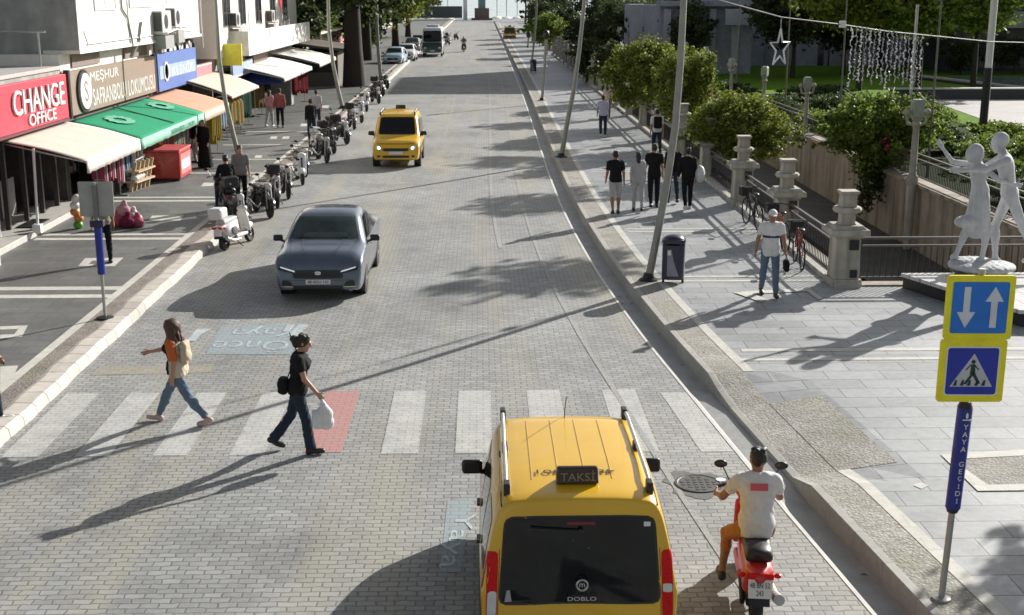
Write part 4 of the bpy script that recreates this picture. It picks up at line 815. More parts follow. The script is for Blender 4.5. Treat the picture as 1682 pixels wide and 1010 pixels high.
# ------------------------------------------------------------ vehicles
from mathutils.bvhtree import BVHTree
def pchip(xs, Y, q):
    xs = np.asarray(xs, float); Y = np.asarray(Y, float); h = np.diff(xs)[:, None]; d = np.diff(Y, axis=0)/h; m = np.zeros_like(Y)
    w = np.where(d[:-1]*d[1:] > 0, 2*d[:-1]*d[1:]/np.where(np.abs(d[:-1]+d[1:]) < 1e-9, 1, d[:-1]+d[1:]), 0); m[1:-1] = w; m[0] = d[0]; m[-1] = d[-1]
    i = np.clip(np.searchsorted(xs, q, side='right')-1, 0, len(xs)-2); t = ((q-xs[i])/h[i, 0])[:, None]; hh = h[i]
    return (2*t**3-3*t**2+1)*Y[i]+(t**3-2*t**2+t)*hh*m[i]+(-2*t**3+3*t**2)*Y[i+1]+(t**3-t**2)*hh*m[i+1]
def ringpts(s):
    y, wb, wm, wt, zb, zm, zt, ln = s; dz = zt-zm; L_ = lambda a, b, t: a+(b-a)*t
    pts = [(0, zb), (wb-.08, zb), (wb, zb+.07), (L_(wb, wm, .75), L_(zb, zm, .5)), (wm, zm-.05), (wm-.02, zm+.06*dz), (L_(wm, wt, .42), zm+.5*dz), (L_(wm, wt, .88), zm+.88*dz), (wt-.07, zm+.985*dz), (wt*.5, zt+.018), (0, zt+.024)]
    return [(x, y+ln*max(0, (z-zm)/max(dz, .05)), z) for x, z in pts]
class Body:
    def __init__(s, name, st, m, parent, nu=6, nv=4):
        K = np.array([ringpts(q) for q in st]); n = len(st); ui = np.linspace(0, n-1, (n-1)*nu+1)
        D = pchip(np.arange(n), K.reshape(n, -1), ui).reshape(len(ui), 11, 3); vi = np.linspace(0, 10, 10*nv+1)
        E = np.stack([pchip(np.arange(11), r_, vi) for r_ in D]); mir = E[:, -2:0:-1]*np.array([-1, 1, 1]); full = np.concatenate([E, mir], 1)
        b = MB(); b.grid([[tuple(p) for p in r_] for r_ in full], closev=True); m_ = full.shape[1]; N = len(ui)
        b.f += [tuple(range(m_)), tuple((N-1)*m_+k for k in range(m_))[::-1]]; b.m += [0, 0]; b.f = [f[::-1] for f in b.f]
        s.o = b.build(name, m, parent, 40); s.p = parent; s.bvh = BVHTree.FromPolygons(b.v, b.f)
    def hit(s, a, b_, ax):
        o, d = {'f': ((a, 9, b_), (0, -1, 0)), 'r': ((a, -9, b_), (0, 1, 0)), 't': ((a, b_, 9), (0, 0, -1)), 'R': ((9, a, b_), (-1, 0, 0)), 'L': ((-9, a, b_), (1, 0, 0))}[ax]
        h = s.bvh.ray_cast(Vector(o), Vector(d)); return (h[0], h[1]) if h[0] else (None, None)
    def decal(s, name, q, ax, m, off=.006, n=10, rd=0, parent=None, both=False, thick=.012):
        b = MB()
        for mx in ((1, -1) if both else (1,)):
            P = []
            ok = True
            for i in range(n+1):
                row = []
                for j in range(n+1):
                    u, v = -math.cos(PI*i/n), -math.cos(PI*j/n)
                    if rd: u2 = u*(1-.999*abs(v)**rd)**(1/rd); 
                    else: u2 = u
                    a_, c_ = (u2+1)/2, (v+1)/2
                    px = (q[0][0]*(1-a_)+q[1][0]*a_)*(1-c_)+(q[3][0]*(1-a_)+q[2][0]*a_)*c_; pz = (q[0][1]*(1-a_)+q[1][1]*a_)*(1-c_)+(q[3][1]*(1-a_)+q[2][1]*a_)*c_
                    A = ax
                    if ax == 'R' and mx < 0: A = 'L'
                    h, nn = s.hit(px*(mx if ax in 'frt' else 1), pz, A)
                    if h is None: ok = False; break
                    d = {'f': Vector((0, 1, 0)), 'r': Vector((0, -1, 0)), 't': Vector((0, 0, 1)), 'R': Vector((1, 0, 0)), 'L': Vector((-1, 0, 0))}[A]
                    if nn.dot(d) < 0: nn = -nn
                    row.append(h+nn*off)
                if not ok: break
                P.append(row)
            if ok: b.grid(P)
            else: print('decal missed', name, q)
        if not b.v: return None
        o = b.build(name, m, parent or s.p, 50); return o
def wheel(parent, x, y, r_, w=.19, m=None):
    s_ = 1 if x > 0 else -1; b = MB(); b.lathe([(r_*.62, -w/2), (r_*.93, -w/2), (r_, -w*.3), (r_, w*.3), (r_*.93, w/2), (r_*.62, w/2)], 28, (x, y, r_), 'x'); t = b.build('wheel', M_rub, parent, 40)
    b = MB(); b.lathe([(r_*.62, -.02), (r_*.6, .0), (r_*.5, .0), (.02, .02)] if s_ > 0 else [(.02, -.02), (r_*.5, 0), (r_*.6, 0), (r_*.62, .02)], 20, (x+s_*w*.42, y, r_), 'x')
    b.build('rim', m or M_alu, t, 40); return t
def arch(parent, x, y, r_):
    MB().lathe([(r_, -.25), (r_, .004), (r_-.03, .006), (.02, .006)] if x > 0 else [(.02, -.006), (r_-.03, -.006), (r_, -.004), (r_, .25)], 24, (x, y, r_-.04), 'x').build('wheel_arch', M_black, parent, 40)
def mirror(parent, x, y, z, m, s=1):
    b = MB(); b.tube([(x*.93, y, z-.06), (x*1.08, y-.03, z-.02)], .025*s, 6); cx = x*(1.07+.06*(abs(x) < .92 or s > 1.3)); b.build('mirror_arm', m, parent, 60); b = MB(); b.add([(cx+a_*.1*s, y-.03+c_*.05*s*(1-.35*(c_ > 0)), z+.02+d_*.075*s*(1-.25*(c_ > 0))) for d_ in (-1, 1) for c_ in (-1, 1) for a_ in (-1, 1)], [(0, 1, 3, 2)[::-1], (4, 5, 7, 6), (0, 1, 5, 4), (1, 3, 7, 5), (3, 2, 6, 7), (2, 0, 4, 6)]); b.build('side_mirror', m, parent, 60, bevel=.03*s)
VAN = [(-2.12, .82, .865, .665, .32, 1.0, 1.74, .13), (-2.095, .845, .895, .70, .28, 1.0, 1.785, .13), (-1.95, .855, .905, .715, .26, 1.0, 1.81, .09), (-1.0, .86, .915, .725, .26, 1.0, 1.845, 0), (0.1, .86, .915, .72, .26, 1.0, 1.84, 0), (.45, .86, .91, .71, .26, 1.0, 1.80, 0),
       (1.15, .86, .905, .74, .26, 1.0, 1.13, 0), (1.32, .86, .90, .74, .26, .99, 1.075, 0), (1.85, .84, .88, .69, .28, .86, .96, 0), (2.05, .8, .85, .6, .3, .76, .82, 0), (2.13, .72, .76, .5, .33, .68, .71, 0)]
def make_taxi(label, loc, rz):
    t = thing('taxi_van', label, 'taxi', loc, rz); B = Body('body', VAN, M_yel, t); y_ = M_yel
    B.decal('rear_window', [(-.725, .875), (.725, .875), (.665, 1.65), (-.665, 1.65)], 'r', M_glass, .004, 16, 14); tr = B.decal('rear_window_trim', [(-.745, .855), (.745, .855), (.685, 1.67), (-.685, 1.67)], 'r', M_black, .002, 16, 14)
    for s_ in (-1, 1):
        l = B.decal('tail_light', [(s_*.758, .74), (s_*.86, .74), (s_*.835, 1.36), (s_*.738, 1.36)], 'r', M_lampr, .006, 8, 10)
        B.decal('reversing_lens', [(s_*.765, .77), (s_*.85, .77), (s_*.838, 1.0), (s_*.755, 1.0)] if s_ < 0 else [(.76, .98), (.845, .98), (.842, 1.06), (.756, 1.06)], 'r', M_lampw, .009, 6, 8, parent=l)
        w_ = B.decal('tail_light_wrap', [(-2.075, .74), (-1.96, .78), (-1.97, 1.28), (-2.03, 1.33)], 'R' if s_ > 0 else 'L', M_lampr, .006, 6, 8)
    B.decal('brake_light', [(-.12, 1.588), (.14, 1.588), (.14, 1.615), (-.12, 1.615)], 'r', mat('dull_red_lens', (.2, .012, .02), .4), .008, 4)
    e = MB(); e.tube([(.02+.05*math.cos(k*PI/10), -2.135, 1.06+.05*math.sin(k*PI/10)) for k in range(20)], .011, 6, closed=True); e.build('emblem', M_alu, t, 60)
    lettering('emblem_mark', 'm', M_alu, t, (.02, -2.135, 1.06), (1, 0, 0), (0, 0, 1), .05, None, .003); lettering('lettering', 'DOBLO', M_alu, t, (.02, -2.135, .93), (1, 0, 0), (0, .12, 1), .26, .036, .003)
    b = MB(); b.bar((-.45, -2.05, 1.57), (.02, -2.075, 1.545), .02, .012); b.tube([(.02, -2.085, 1.545), (.0, -2.1, 1.56)], .02, 8); b.build('wiper', M_black, t)
    B.decal('window_sticker', [(-.685, .895), (-.62, .895), (-.635, 1.0), (-.665, 1.0)], 'r', mat('grey_sticker', (.35, .35, .35), .6), .006, 4); B.decal('window_sticker', [(.58, 1.57), (.64, 1.57), (.64, 1.61), (.58, 1.61)], 'r', M_plate, .006, 4)
    B.decal('rear_plate', [(-.26, .6), (.26, .6), (.26, .71), (-.26, .71)], 'r', M_plate, .008, 4); [B.decal('tailgate_gap', [(s_*.752, .62), (s_*.757, .62), (s_*.728, 1.38), (s_*.723, 1.38)], 'r', mat('gap_dark', (.06, .035, .005), .7), .003, 6) for s_ in (-1, 1)]; B.decal('rear_bumper', [(-.8, .34), (.8, .34), (.82, .56), (-.82, .56)], 'r', M_black, .02, 8, 12)
    for s_, A in ((1, 'R'), (-1, 'L')):
        B.decal('side_window', [(-1.9, 1.09), (-1.1, 1.07), (-1.12, 1.6), (-1.82, 1.58)], A, M_glass, .005, 8, 12); B.decal('side_window', [(-1.02, 1.07), (-.12, 1.07), (-.14, 1.62), (-1.02, 1.6)], A, M_glass, .005, 8, 12); B.decal('side_window', [(-.04, 1.07), (.98, 1.07), (.42, 1.62), (-.06, 1.62)], A, M_glass, .005, 8, 12)
        B.decal('side_moulding', [(-1.9, .62), (1.7, .62), (1.7, .72), (-1.9, .72)], A, M_black, .012, 8, 12)
        for y in (-1.06, -.08, 1.02): B.decal('door_gap', [(y, .34), (y+.012, .34), (y+.012, 1.05), (y, 1.05)], A, M_black, .003, 4)
        for y in (-.95, .05): MB().box(*sorted((s_*.905, s_*.94)), y, y+.16, .98, 1.01).build('door_handle', M_black, t)
        b = MB(); P = [(s_*.66, -1.75+k*.28, 1.862+(.025 if 0 < k < 8 else 0)) for k in range(9)]; b.tube(P, .02, 8); rl = b.build('roof_rail', M_alu, t, 60)
        [MB().box(s_*.655-.03, s_*.655+.03, y-.07, y+.07, 1.78, 1.9).build('rail_foot', M_black, rl, bevel=.01) for y in (-1.75, -.65, .49)]
        MB().tube([(s_*.71, -1.95+k*.3, B.hit(s_*.70, -1.95+k*.3, 't')[0].z+.001) for k in range(8)], .006, 5).build('roof_gutter', mat('gutter_shadow_line', (.1, .06, .01), .7), t)
        mirror(t, s_*.93, .86, 1.13, M_black, 1.15); wheel(t, s_*.80, -1.33, .31); wheel(t, s_*.80, 1.28, .31); arch(t, s_*.9, -1.33, .36); arch(t, s_*.9, 1.28, .36)
    Mrib = mat('roof_rib_yellow', (.45, .25, .01), .4)
    b = MB()
    for x in (-.42, -.17, .08, .33): b.tube([(x, -1.55+k*.22, B.hit(x, -1.55+k*.22, 't')[0].z-.001) for k in range(9)], .0065, 5)
    b.build('roof_rib', Mrib, t)
    z = B.hit(0, -1.62, 't')[0].z; bx = MB(); bx.add([(-.2, -1.71, z), (.2, -1.71, z), (.2, -1.55, z), (-.2, -1.55, z), (-.19, -1.66, z+.15), (.19, -1.66, z+.15), (.19, -1.6, z+.15), (-.19, -1.6, z+.15)], [(0, 3, 2, 1), (4, 5, 6, 7), (0, 1, 5, 4), (1, 2, 6, 5), (2, 3, 7, 6), (3, 0, 4, 7)]); rs = bx.build('roof_sign', mat('dark_brown_sign', (.045, .028, .012), .35), t, bevel=.02)
    lettering('lettering', 'TAKSİ', mat('sign_tan', (.3, .22, .12), .5), rs, (0, -1.70, z+.082), (1, 0, 0), (0, .33, 1), .32, .095, .005)
    lettering('roof_lettering', '48 T 2401', M_black, t, (0, -1.40, B.hit(0, -1.4, 't')[0].z+.008), (-1, 0, 0), (0, -1, 0), .74, .1, .002)
    MB().tube([(0, .34, 1.84), (0, .30, 1.93), (0, .05, 2.15)], .006, 5).build('antenna', M_black, t)
    # front
    B.decal('windscreen', [(-.70, 1.13), (.70, 1.13), (.63, 1.72), (-.63, 1.72)], 'f', M_glass, .005, 14, 14); g_ = B.decal('grille', [(-.46, .62), (.46, .62), (.5, .73), (-.5, .73)], 'f', M_black, .01, 10, 6); B.decal('lower_grille', [(-.5, .38), (.5, .38), (.5, .47), (-.5, .47)], 'f', M_black, .01, 8, 8)
    B.decal('hood_gap', [(-.66, .86), (.66, .86), (.66, .885), (-.66, .885)], 'f', mat('hood_gap_dark', (.12, .07, .01), .6), .004, 8)
    B.decal('number_plate', [(-.26, .51), (.26, .51), (.26, .61), (-.26, .61)], 'f', M_plate, .012, 4)
    for s_ in (-1, 1):
        B.decal('headlight', [(s_*.52, .66), (s_*.76, .68), (s_*.74, .83), (s_*.56, .78)], 'f', M_lampw, .008, 8, 5); B.decal('lit_bulb', [(s_*.57, .69), (s_*.68, .7), (s_*.68, .79), (s_*.58, .77)], 'f', M_headl, .012, 6, 3); B.decal('fog_lamp', [(s_*.58, .4), (s_*.7, .4), (s_*.7, .48), (s_*.58, .48)], 'f', M_black, .01, 6, 3)
    return t
TX = make_taxi('yellow taxi van seen from behind, roof sign and large dark rear window', (.83, 11.77, 0), R(0)); TX.scale = (.955, .886, .985)
tx2 = copy_tree(TX, 'yellow taxi van coming toward the viewer with lit headlamps', (-3.05, 46.4, 0), PI)
tx3 = copy_tree(TX, 'distant taxi van driving away near the end of the street', (4.0, 178, 0), 0)
for o in (TX, tx2, tx3): o['group'] = 'taxi vans on the road'
SED = [(-2.25, .72, .78, .55, .42, .93, .98, 0), (-2.17, .82, .86, .62, .3, .97, 1.06, 0), (-1.7, .85, .885, .60, .24, .99, 1.12, 0), (-1.4, .86, .89, .56, .22, .99, 1.2, 0), (-.7, .86, .895, .60, .2, .97, 1.49, 0), (0, .86, .895, .615, .2, .96, 1.535, 0), (.4, .86, .895, .615, .2, .95, 1.51, 0),
       (1.2, .86, .89, .72, .2, .96, 1.07, 0), (1.34, .86, .89, .72, .2, .94, 1.035, 0), (1.9, .85, .885, .67, .2, .86, .965, 0), (2.1, .83, .87, .62, .22, .78, .86, 0), (2.2, .79, .83, .54, .25, .68, .75, 0), (2.26, .74, .77, .46, .27, .56, .62, 0)]
def make_car(name, label, loc, rz, m, st=SED, front=True, plate='', zk=1, roofm=None, cat='car'):
    t = thing(name, label, cat, loc, rz); B = Body('body', st, m, t); L0, L1 = st[0][0], st[-1][0]; ztop = max(q[6] for q in st)
    cow = [q for q in st if q[0] > 0 and q[6] < ztop-.2][0]; zc = cow[6]; hw = cow[3]
    B.decal('windscreen', [(-hw+.04, zc+.02), (hw-.04, zc+.02), (.56, ztop-.075), (-.56, ztop-.075)], 'f', M_glassg, .005, 14, 14)
    b = MB(); b.bar((-.5, cow[0]-.06, zc+.06), (.02, cow[0]-.06, zc+.055), .02, .012); b.bar((.05, cow[0]-.06, zc+.055), (.55, cow[0]-.06, zc+.06), .02, .012); b.build('wiper', M_black, t)
    for s_, A in ((1, 'R'), (-1, 'L')):
        B.decal('side_window', [(-1.35, 1.04), (-.45, 1.04), (-.47, ztop-.14), (-.75, ztop-.15)], A, M_glass, .005, 8, 12); B.decal('side_window', [(-.38, 1.04), (.9, 1.03), (.25, ztop-.14), (-.38, ztop-.13)], A, M_glass, .005, 8, 12)
        for y in (-.42, .95): B.decal('door_gap', [(y, .3), (y+.012, .3), (y+.012, .98), (y, .98)], A, M_black, .003, 4)
        for y in (-.55, .3): MB().box(*sorted((s_*.885, s_*.915)), y, y+.17, .86, .885).build('door_handle', M_chrome, t)
        B.decal('sill_trim', [(-.9, .24), (.9, .24), (.9, .31), (-.9, .31)], A, M_black, .006, 6)
        mirror(t, s_*.9, .82, 1.02, M_black); wheel(t, s_*.79, -1.33, .31); wheel(t, s_*.79, 1.34, .31); arch(t, s_*.875, -1.33, .355); arch(t, s_*.872, 1.34, .355)
        B.decal('tail_light', [(s_*.5, .78), (s_*.8, .8), (s_*.78, .93), (s_*.55, .9)], 'r', M_lampr, .008, 8, 6)
        l = B.decal('headlight', [(s_*.44, .585), (s_*.80, .66), (s_*.78, .735), (s_*.47, .655)], 'f', M_black, .006, 10, 8)
        B.decal('lamp_strip', [(s_*.45, .615), (s_*.76, .70), (s_*.755, .722), (s_*.47, .648)], 'f', mat('daytime_lamp', (.8, .82, .85), .2, var=.02, emit=.25), .011, 8, 6, parent=l)
        B.decal('fog_lamp', [(s_*.5, .33), (s_*.74, .34), (s_*.72, .46), (s_*.56, .44)], 'f', M_black, .008, 8, 5); B.decal('fog_lamp_trim', [(s_*.5, .315), (s_*.75, .325), (s_*.75, .34), (s_*.5, .33)], 'f', M_chrome, .01, 6)
    B.decal('grille', [(-.5, .49), (.5, .49), (.5, .66), (-.5, .66)], 'f', M_black, .009, 10, 9)
    for z in (.525, .56, .595): B.decal('grille_bar', [(-.42, z), (.42, z), (.42, z+.008), (-.42, z+.008)], 'f', M_dark, .014, 6)
    for s_ in (-1, 1):
        B.decal('hood_gap', [(s_*.70, 1.02), (s_*.708, 1.02), (s_*.60, 1.9), (s_*.592, 1.9)], 't', M_black, .002, 8); B.decal('hood_crease', [(s_*.40, 1.2), (s_*.43, 1.2), (s_*.33, 2.02), (s_*.30, 2.02)], 't', m, .012, 8); B.decal('windscreen_edge', [(s_*(hw-.035), zc+.02), (s_*(hw-.012), zc+.02), (s_*.585, ztop-.075), (s_*.565, ztop-.075)], 'f', M_black, .004, 8)
        B.decal('bumper_line', [(s_*.05, .44), (s_*.7, .46), (s_*.7, .468), (s_*.05, .448)], 'f', M_black, .003, 8)
        B.decal('window_trim', [(-1.3, 1.022), (.9, 1.012), (.9, 1.028), (-1.3, 1.038)], 'R' if s_ > 0 else 'L', M_chrome, .008, 8)
    B.decal('dashboard_reflection', [(-.5, zc+.05), (.45, zc+.05), (.4, zc+.13), (-.46, zc+.13)], 'f', mat('dim_dash', (.07, .085, .08), .3), .007, 6, 5)
    B.decal('roof_panel_line', [(-.56, .3), (.56, .3), (.56, .312), (-.56, .312)], 't', M_black, .002, 8); B.decal('lower_grille', [(-.5, .265), (.5, .265), (.56, .35), (-.56, .35)], 'f', M_black, .009, 8, 6)
    B.decal('grille_emblem', [(-.06, .565), (.06, .565), (.065, .64), (-.065, .64)], 'f', M_chrome, .014, 6, 3)
    B.decal('number_plate', [(-.25, .375), (.25, .375), (.25, .47), (-.25, .47)], 'f', M_plate, .014, 4)
    if plate: lettering('plate_lettering', plate, M_black, t, (0, L1+.02, .425), (-1, 0, 0), (0, 0, 1), .42, .06, .002)
    B.decal('rear_window', [(-.5, 1.16), (.5, 1.16), (.46, ztop-.08), (-.46, ztop-.08)], 'r', M_glass, .005, 8, 10)
    B.decal('roof_antenna', [(-.02, -.8), (.02, -.8), (.015, -.68), (-.015, -.68)], 't', M_black, .03, 4)
    return t
make_car('parked_sedan', 'blue grey sedan driving toward the crosswalk', (-3.27, 26.75, 0), R(179.5), M_grey, plate='48 ADU 142').name = 'sedan_car'
HAT = [(-1.95, .72, .78, .55, .36, .95, 1.2, .12), (-1.9, .8, .84, .6, .3, .96, 1.3, .1), (-1.5, .82, .86, .6, .24, .97, 1.46, 0), (-.5, .83, .87, .6, .2, .96, 1.53, 0), (.2, .83, .87, .6, .2, .95, 1.5, 0), (.95, .83, .87, .68, .2, .94, 1.07, 0), (1.1, .83, .87, .68, .2, .92, 1.03, 0), (1.6, .8, .86, .62, .2, .8, .91, 0), (1.85, .76, .82, .54, .22, .68, .77, 0), (1.97, .7, .74, .43, .25, .57, .64, 0), (2.01, .64, .66, .38, .27, .5, .56, 0)]
make_car('parked_car', 'pale blue white hatchback parked at the kerb by the trees', (-7.6, 113.5, 0), R(176), M_cblue, HAT)
make_car('parked_car', 'white car parked behind the pale blue hatchback', (-7.0, 121, 0), R(178), M_cwhite, HAT)
make_car('parked_car', 'dark car parked in shade farther along the left kerb', (-7.4, 139, 0), R(178), mat('dark_car_paint', (.05, .05, .055), .3, .3, coat=.6), HAT)
make_car('parked_car', 'silver car parked beyond the minibus', (-7.3, 150, 0), R(178), mat('silver_car_paint', (.4, .41, .42), .3, .4, coat=.6), HAT)
BUS = [(-3.4, .9, 1.0, .85, .4, 1.2, 2.6, .05), (-3.3, .98, 1.05, .93, .35, 1.2, 2.75, .05), (-2, 1.0, 1.08, .95, .33, 1.2, 2.85, 0), (2.3, 1.0, 1.08, .95, .33, 1.2, 2.85, 0), (2.75, 1.0, 1.07, .92, .33, 1.2, 2.75, 0), (3.15, .98, 1.05, .93, .34, 1.15, 1.5, 0), (3.4, .95, 1.0, .82, .36, .95, 1.2, 0), (3.5, .86, .9, .7, .4, .8, .95, 0)]
t = thing('minibus', 'white roofed minibus with dark green front coming along the street', 'minibus', (-4.85, 131, 0), PI); B = Body('body', BUS, M_cwhite, t)
Mgr = mat('dark_green_paint', (.012, .04, .032), .3, coat=.5); B.decal('front_skirt', [(-.98, .45), (.98, .45), (.98, 1.42), (-.98, 1.42)], 'f', Mgr, .01, 12, 14); B.decal('windscreen', [(-.9, 1.45), (.9, 1.45), (.86, 2.55), (-.86, 2.55)], 'f', M_glass, .012, 12, 14)
for s_, A in ((1, 'R'), (-1, 'L')):
    B.decal('side_stripe', [(-3.2, .45), (3.0, .45), (3.0, 1.2), (-3.2, 1.2)], A, Mgr, .006, 12); 
    for k in range(4): B.decal('side_window', [(-3+1.3*k, 1.4), (-1.85+1.3*k, 1.4), (-1.85+1.3*k, 2.4), (-3+1.3*k, 2.4)], A, M_glass, .006, 6, 12)
    mirror(t, s_*1.1, 2.9, 1.9, M_black, 1.5); wheel(t, s_*.9, -2, .36); wheel(t, s_*.9, 2.3, .36); B.decal('headlight', [(s_*.6, .8), (s_*.85, .8), (s_*.85, .98), (s_*.6, .98)], 'f', M_lampw, .02, 6, 5)
B.decal('number_plate', [(-.26, .55), (.26, .55), (.26, .66), (-.26, .66)], 'f', M_plate, .02, 4); MB().box(-.6, .6, 0, 1.2, 2.88, 3.1).build('roof_unit', M_wplast, t, bevel=.05)

# ------------------------------------------------------------ motorcycles (front +Y)
def mwheel(parent, y, r_, w, rimm=None):
    b = MB(); b.lathe([(r_*.72, -w*.3), (r_*.8, -w/2), (r_*.95, -w*.4), (r_, 0), (r_*.95, w*.4), (r_*.8, w/2), (r_*.72, w*.3)], 24, (0, y, r_), 'x'); t = b.build('wheel', M_rub, parent, 60)
    b = MB(); b.lathe([(r_*.74, -w*.25), (r_*.66, -w*.2), (r_*.66, w*.2), (r_*.74, w*.25)], 20, (0, y, r_), 'x'); b.lathe([(.05, -.05), (.05, .05)], 10, (0, y, r_), 'x')
    for k in range(6): a = k*PI/3; b.bar((0, y, r_), (0, y+r_*.7*math.cos(a), r_+r_*.7*math.sin(a)), .02, .03, up=(1, 0, 0))
    b.build('rim', rimm or M_alu, t); return t
def handlebar(parent, y, z, w=.34, m=None, mir=True):
    b = MB(); b.tube([(-w, y-.1, z+.02), (-w*.5, y-.02, z+.03), (0, y, z), (w*.5, y-.02, z+.03), (w, y-.1, z+.02)], .014, 6); b.tube([(-w, y-.1, z+.02), (-w*.72, y-.055, z+.027)], .02, 6); b.tube([(w, y-.1, z+.02), (w*.72, y-.055, z+.027)], .02, 6); h = b.build('handlebar', M_black, parent, 60)
    if mir:
        for s_ in (-1, 1):
            b = MB(); b.tube([(s_*w*.6, y-.03, z+.03), (s_*w*.85, y, z+.2)], .008, 5); b.sphere((s_*w*.92, y, z+.23), (.07, .02, .045), 10, 7); b.build('mirror', M_black, h, 60)
def scooter(label, loc, rz, m, rear_box=False, plate=None, seatm=None, lean=0, vintage=False, group=None, name='scooter'):
    t = thing(name, label, 'scooter', loc, rz, group); r_ = .225
    o = [rbox((0, -.42, .56), (.15, .40, .17), .1, .05, rotX(10)), ell((0, -.75, .60), (.11, .2, .1), .06), rbox((0, .08, .30), (.15, .30, .045), .03, .05), rbox((0, .46, .60), (.15, .035, .28), .03, .05, rotX(16)), ell((0, .44, .95), (.15, .12, .09), .05), ell((0, .62, .46), (.09, .26, .10), .05)]
    if vintage: o += [ell((sx*.15, -.52, .50), (.11, .30, .18), .04) for sx in (-1, 1)]
    sdf('fairing', o, .02, m, t)
    sdf('seat', [rbox((0, -.42, .77), (.135, .36, .055), .05, .03, rotX(4)), ell((0, -.66, .80), (.12, .14, .05), .04)], .018, seatm or M_black, t)
    mwheel(t, -.66, r_, .11); mwheel(t, .66, r_, .10); handlebar(t, .42, 1.02)
    if vintage:
        for s_ in (-1, 1): MB().lathe([(.13, 0), (.13, .02), (.1, .03), (.02, .03)] if s_ > 0 else [(.02, -.03), (.1, -.03), (.13, -.02), (.13, 0)], 18, (s_*.255, -.5, .5), 'x').build('side_panel', mat('dark_side_panel', (.08, .08, .085), .5), t, 40)
    b = MB(); b.sphere((0, .545, .95), (.085, .03, .065), 12, 8); b.build('headlight', M_lampw, t, 60)
    b = MB(); b.box(-.13, .13, -.925, -.90, .60, .66); b.sphere((-.17, -.86, .62), (.04, .04, .025), 8, 6); b.sphere((.17, -.86, .62), (.04, .04, .025), 8, 6); b.build('tail_light', M_lampr, t, bevel=.008)
    MB().tube([(.17, -.1, .22), (.19, -.5, .24), (.2, -.85, .36)], [.03, .05, .055], 10).build('exhaust', M_metal, t, 50)
    b = MB(); b.box(-.1, .1, -.7, -.1, .2, .42); b.bar((-.13, -.35, .4), (-.13, -.66, r_), .05, .09); b.build('engine', M_dark, t, bevel=.02)
    b = MB(); b.tube([(0, .45, .85), (0, .62, .4), (.06, .66, r_)], .03, 6); b.tube([(0, .62, .4), (-.06, .66, r_)], .025, 6); b.build('fork', M_dark, t, 50)
    b = MB(); b.bar((.03, -.2, .25), (.22, -.1, .015), .025, .025); b.build('stand', M_dark, t)
    b = MB(); b.bar((0, -.88, .52), (0, -1.0, .36), .19, .012); b.build('mudguard', M_black, t)
    p_ = MB(); p_.add([(-.11, -.975, .43), (.11, -.975, .43), (.11, -.925, .60), (-.11, -.925, .60), (-.11, -.965, .43), (.11, -.965, .43), (.11, -.915, .60), (-.11, -.915, .60)], [(0, 1, 2, 3), (7, 6, 5, 4), (0, 4, 5, 1), (1, 5, 6, 2), (2, 6, 7, 3), (3, 7, 4, 0)]); pl = p_.build('number_plate', M_plate, t)
    if plate: lettering('plate_lettering', plate, M_black, pl, (0, -.954, .515), (1, 0, 0), (0, .28, 1), .185, .125, .002)
    if rear_box: MB().box(-.2, .2, -1.02, -.62, .86, 1.16).build('top_box', m if vintage else M_black, t, bevel=.06)
    return t
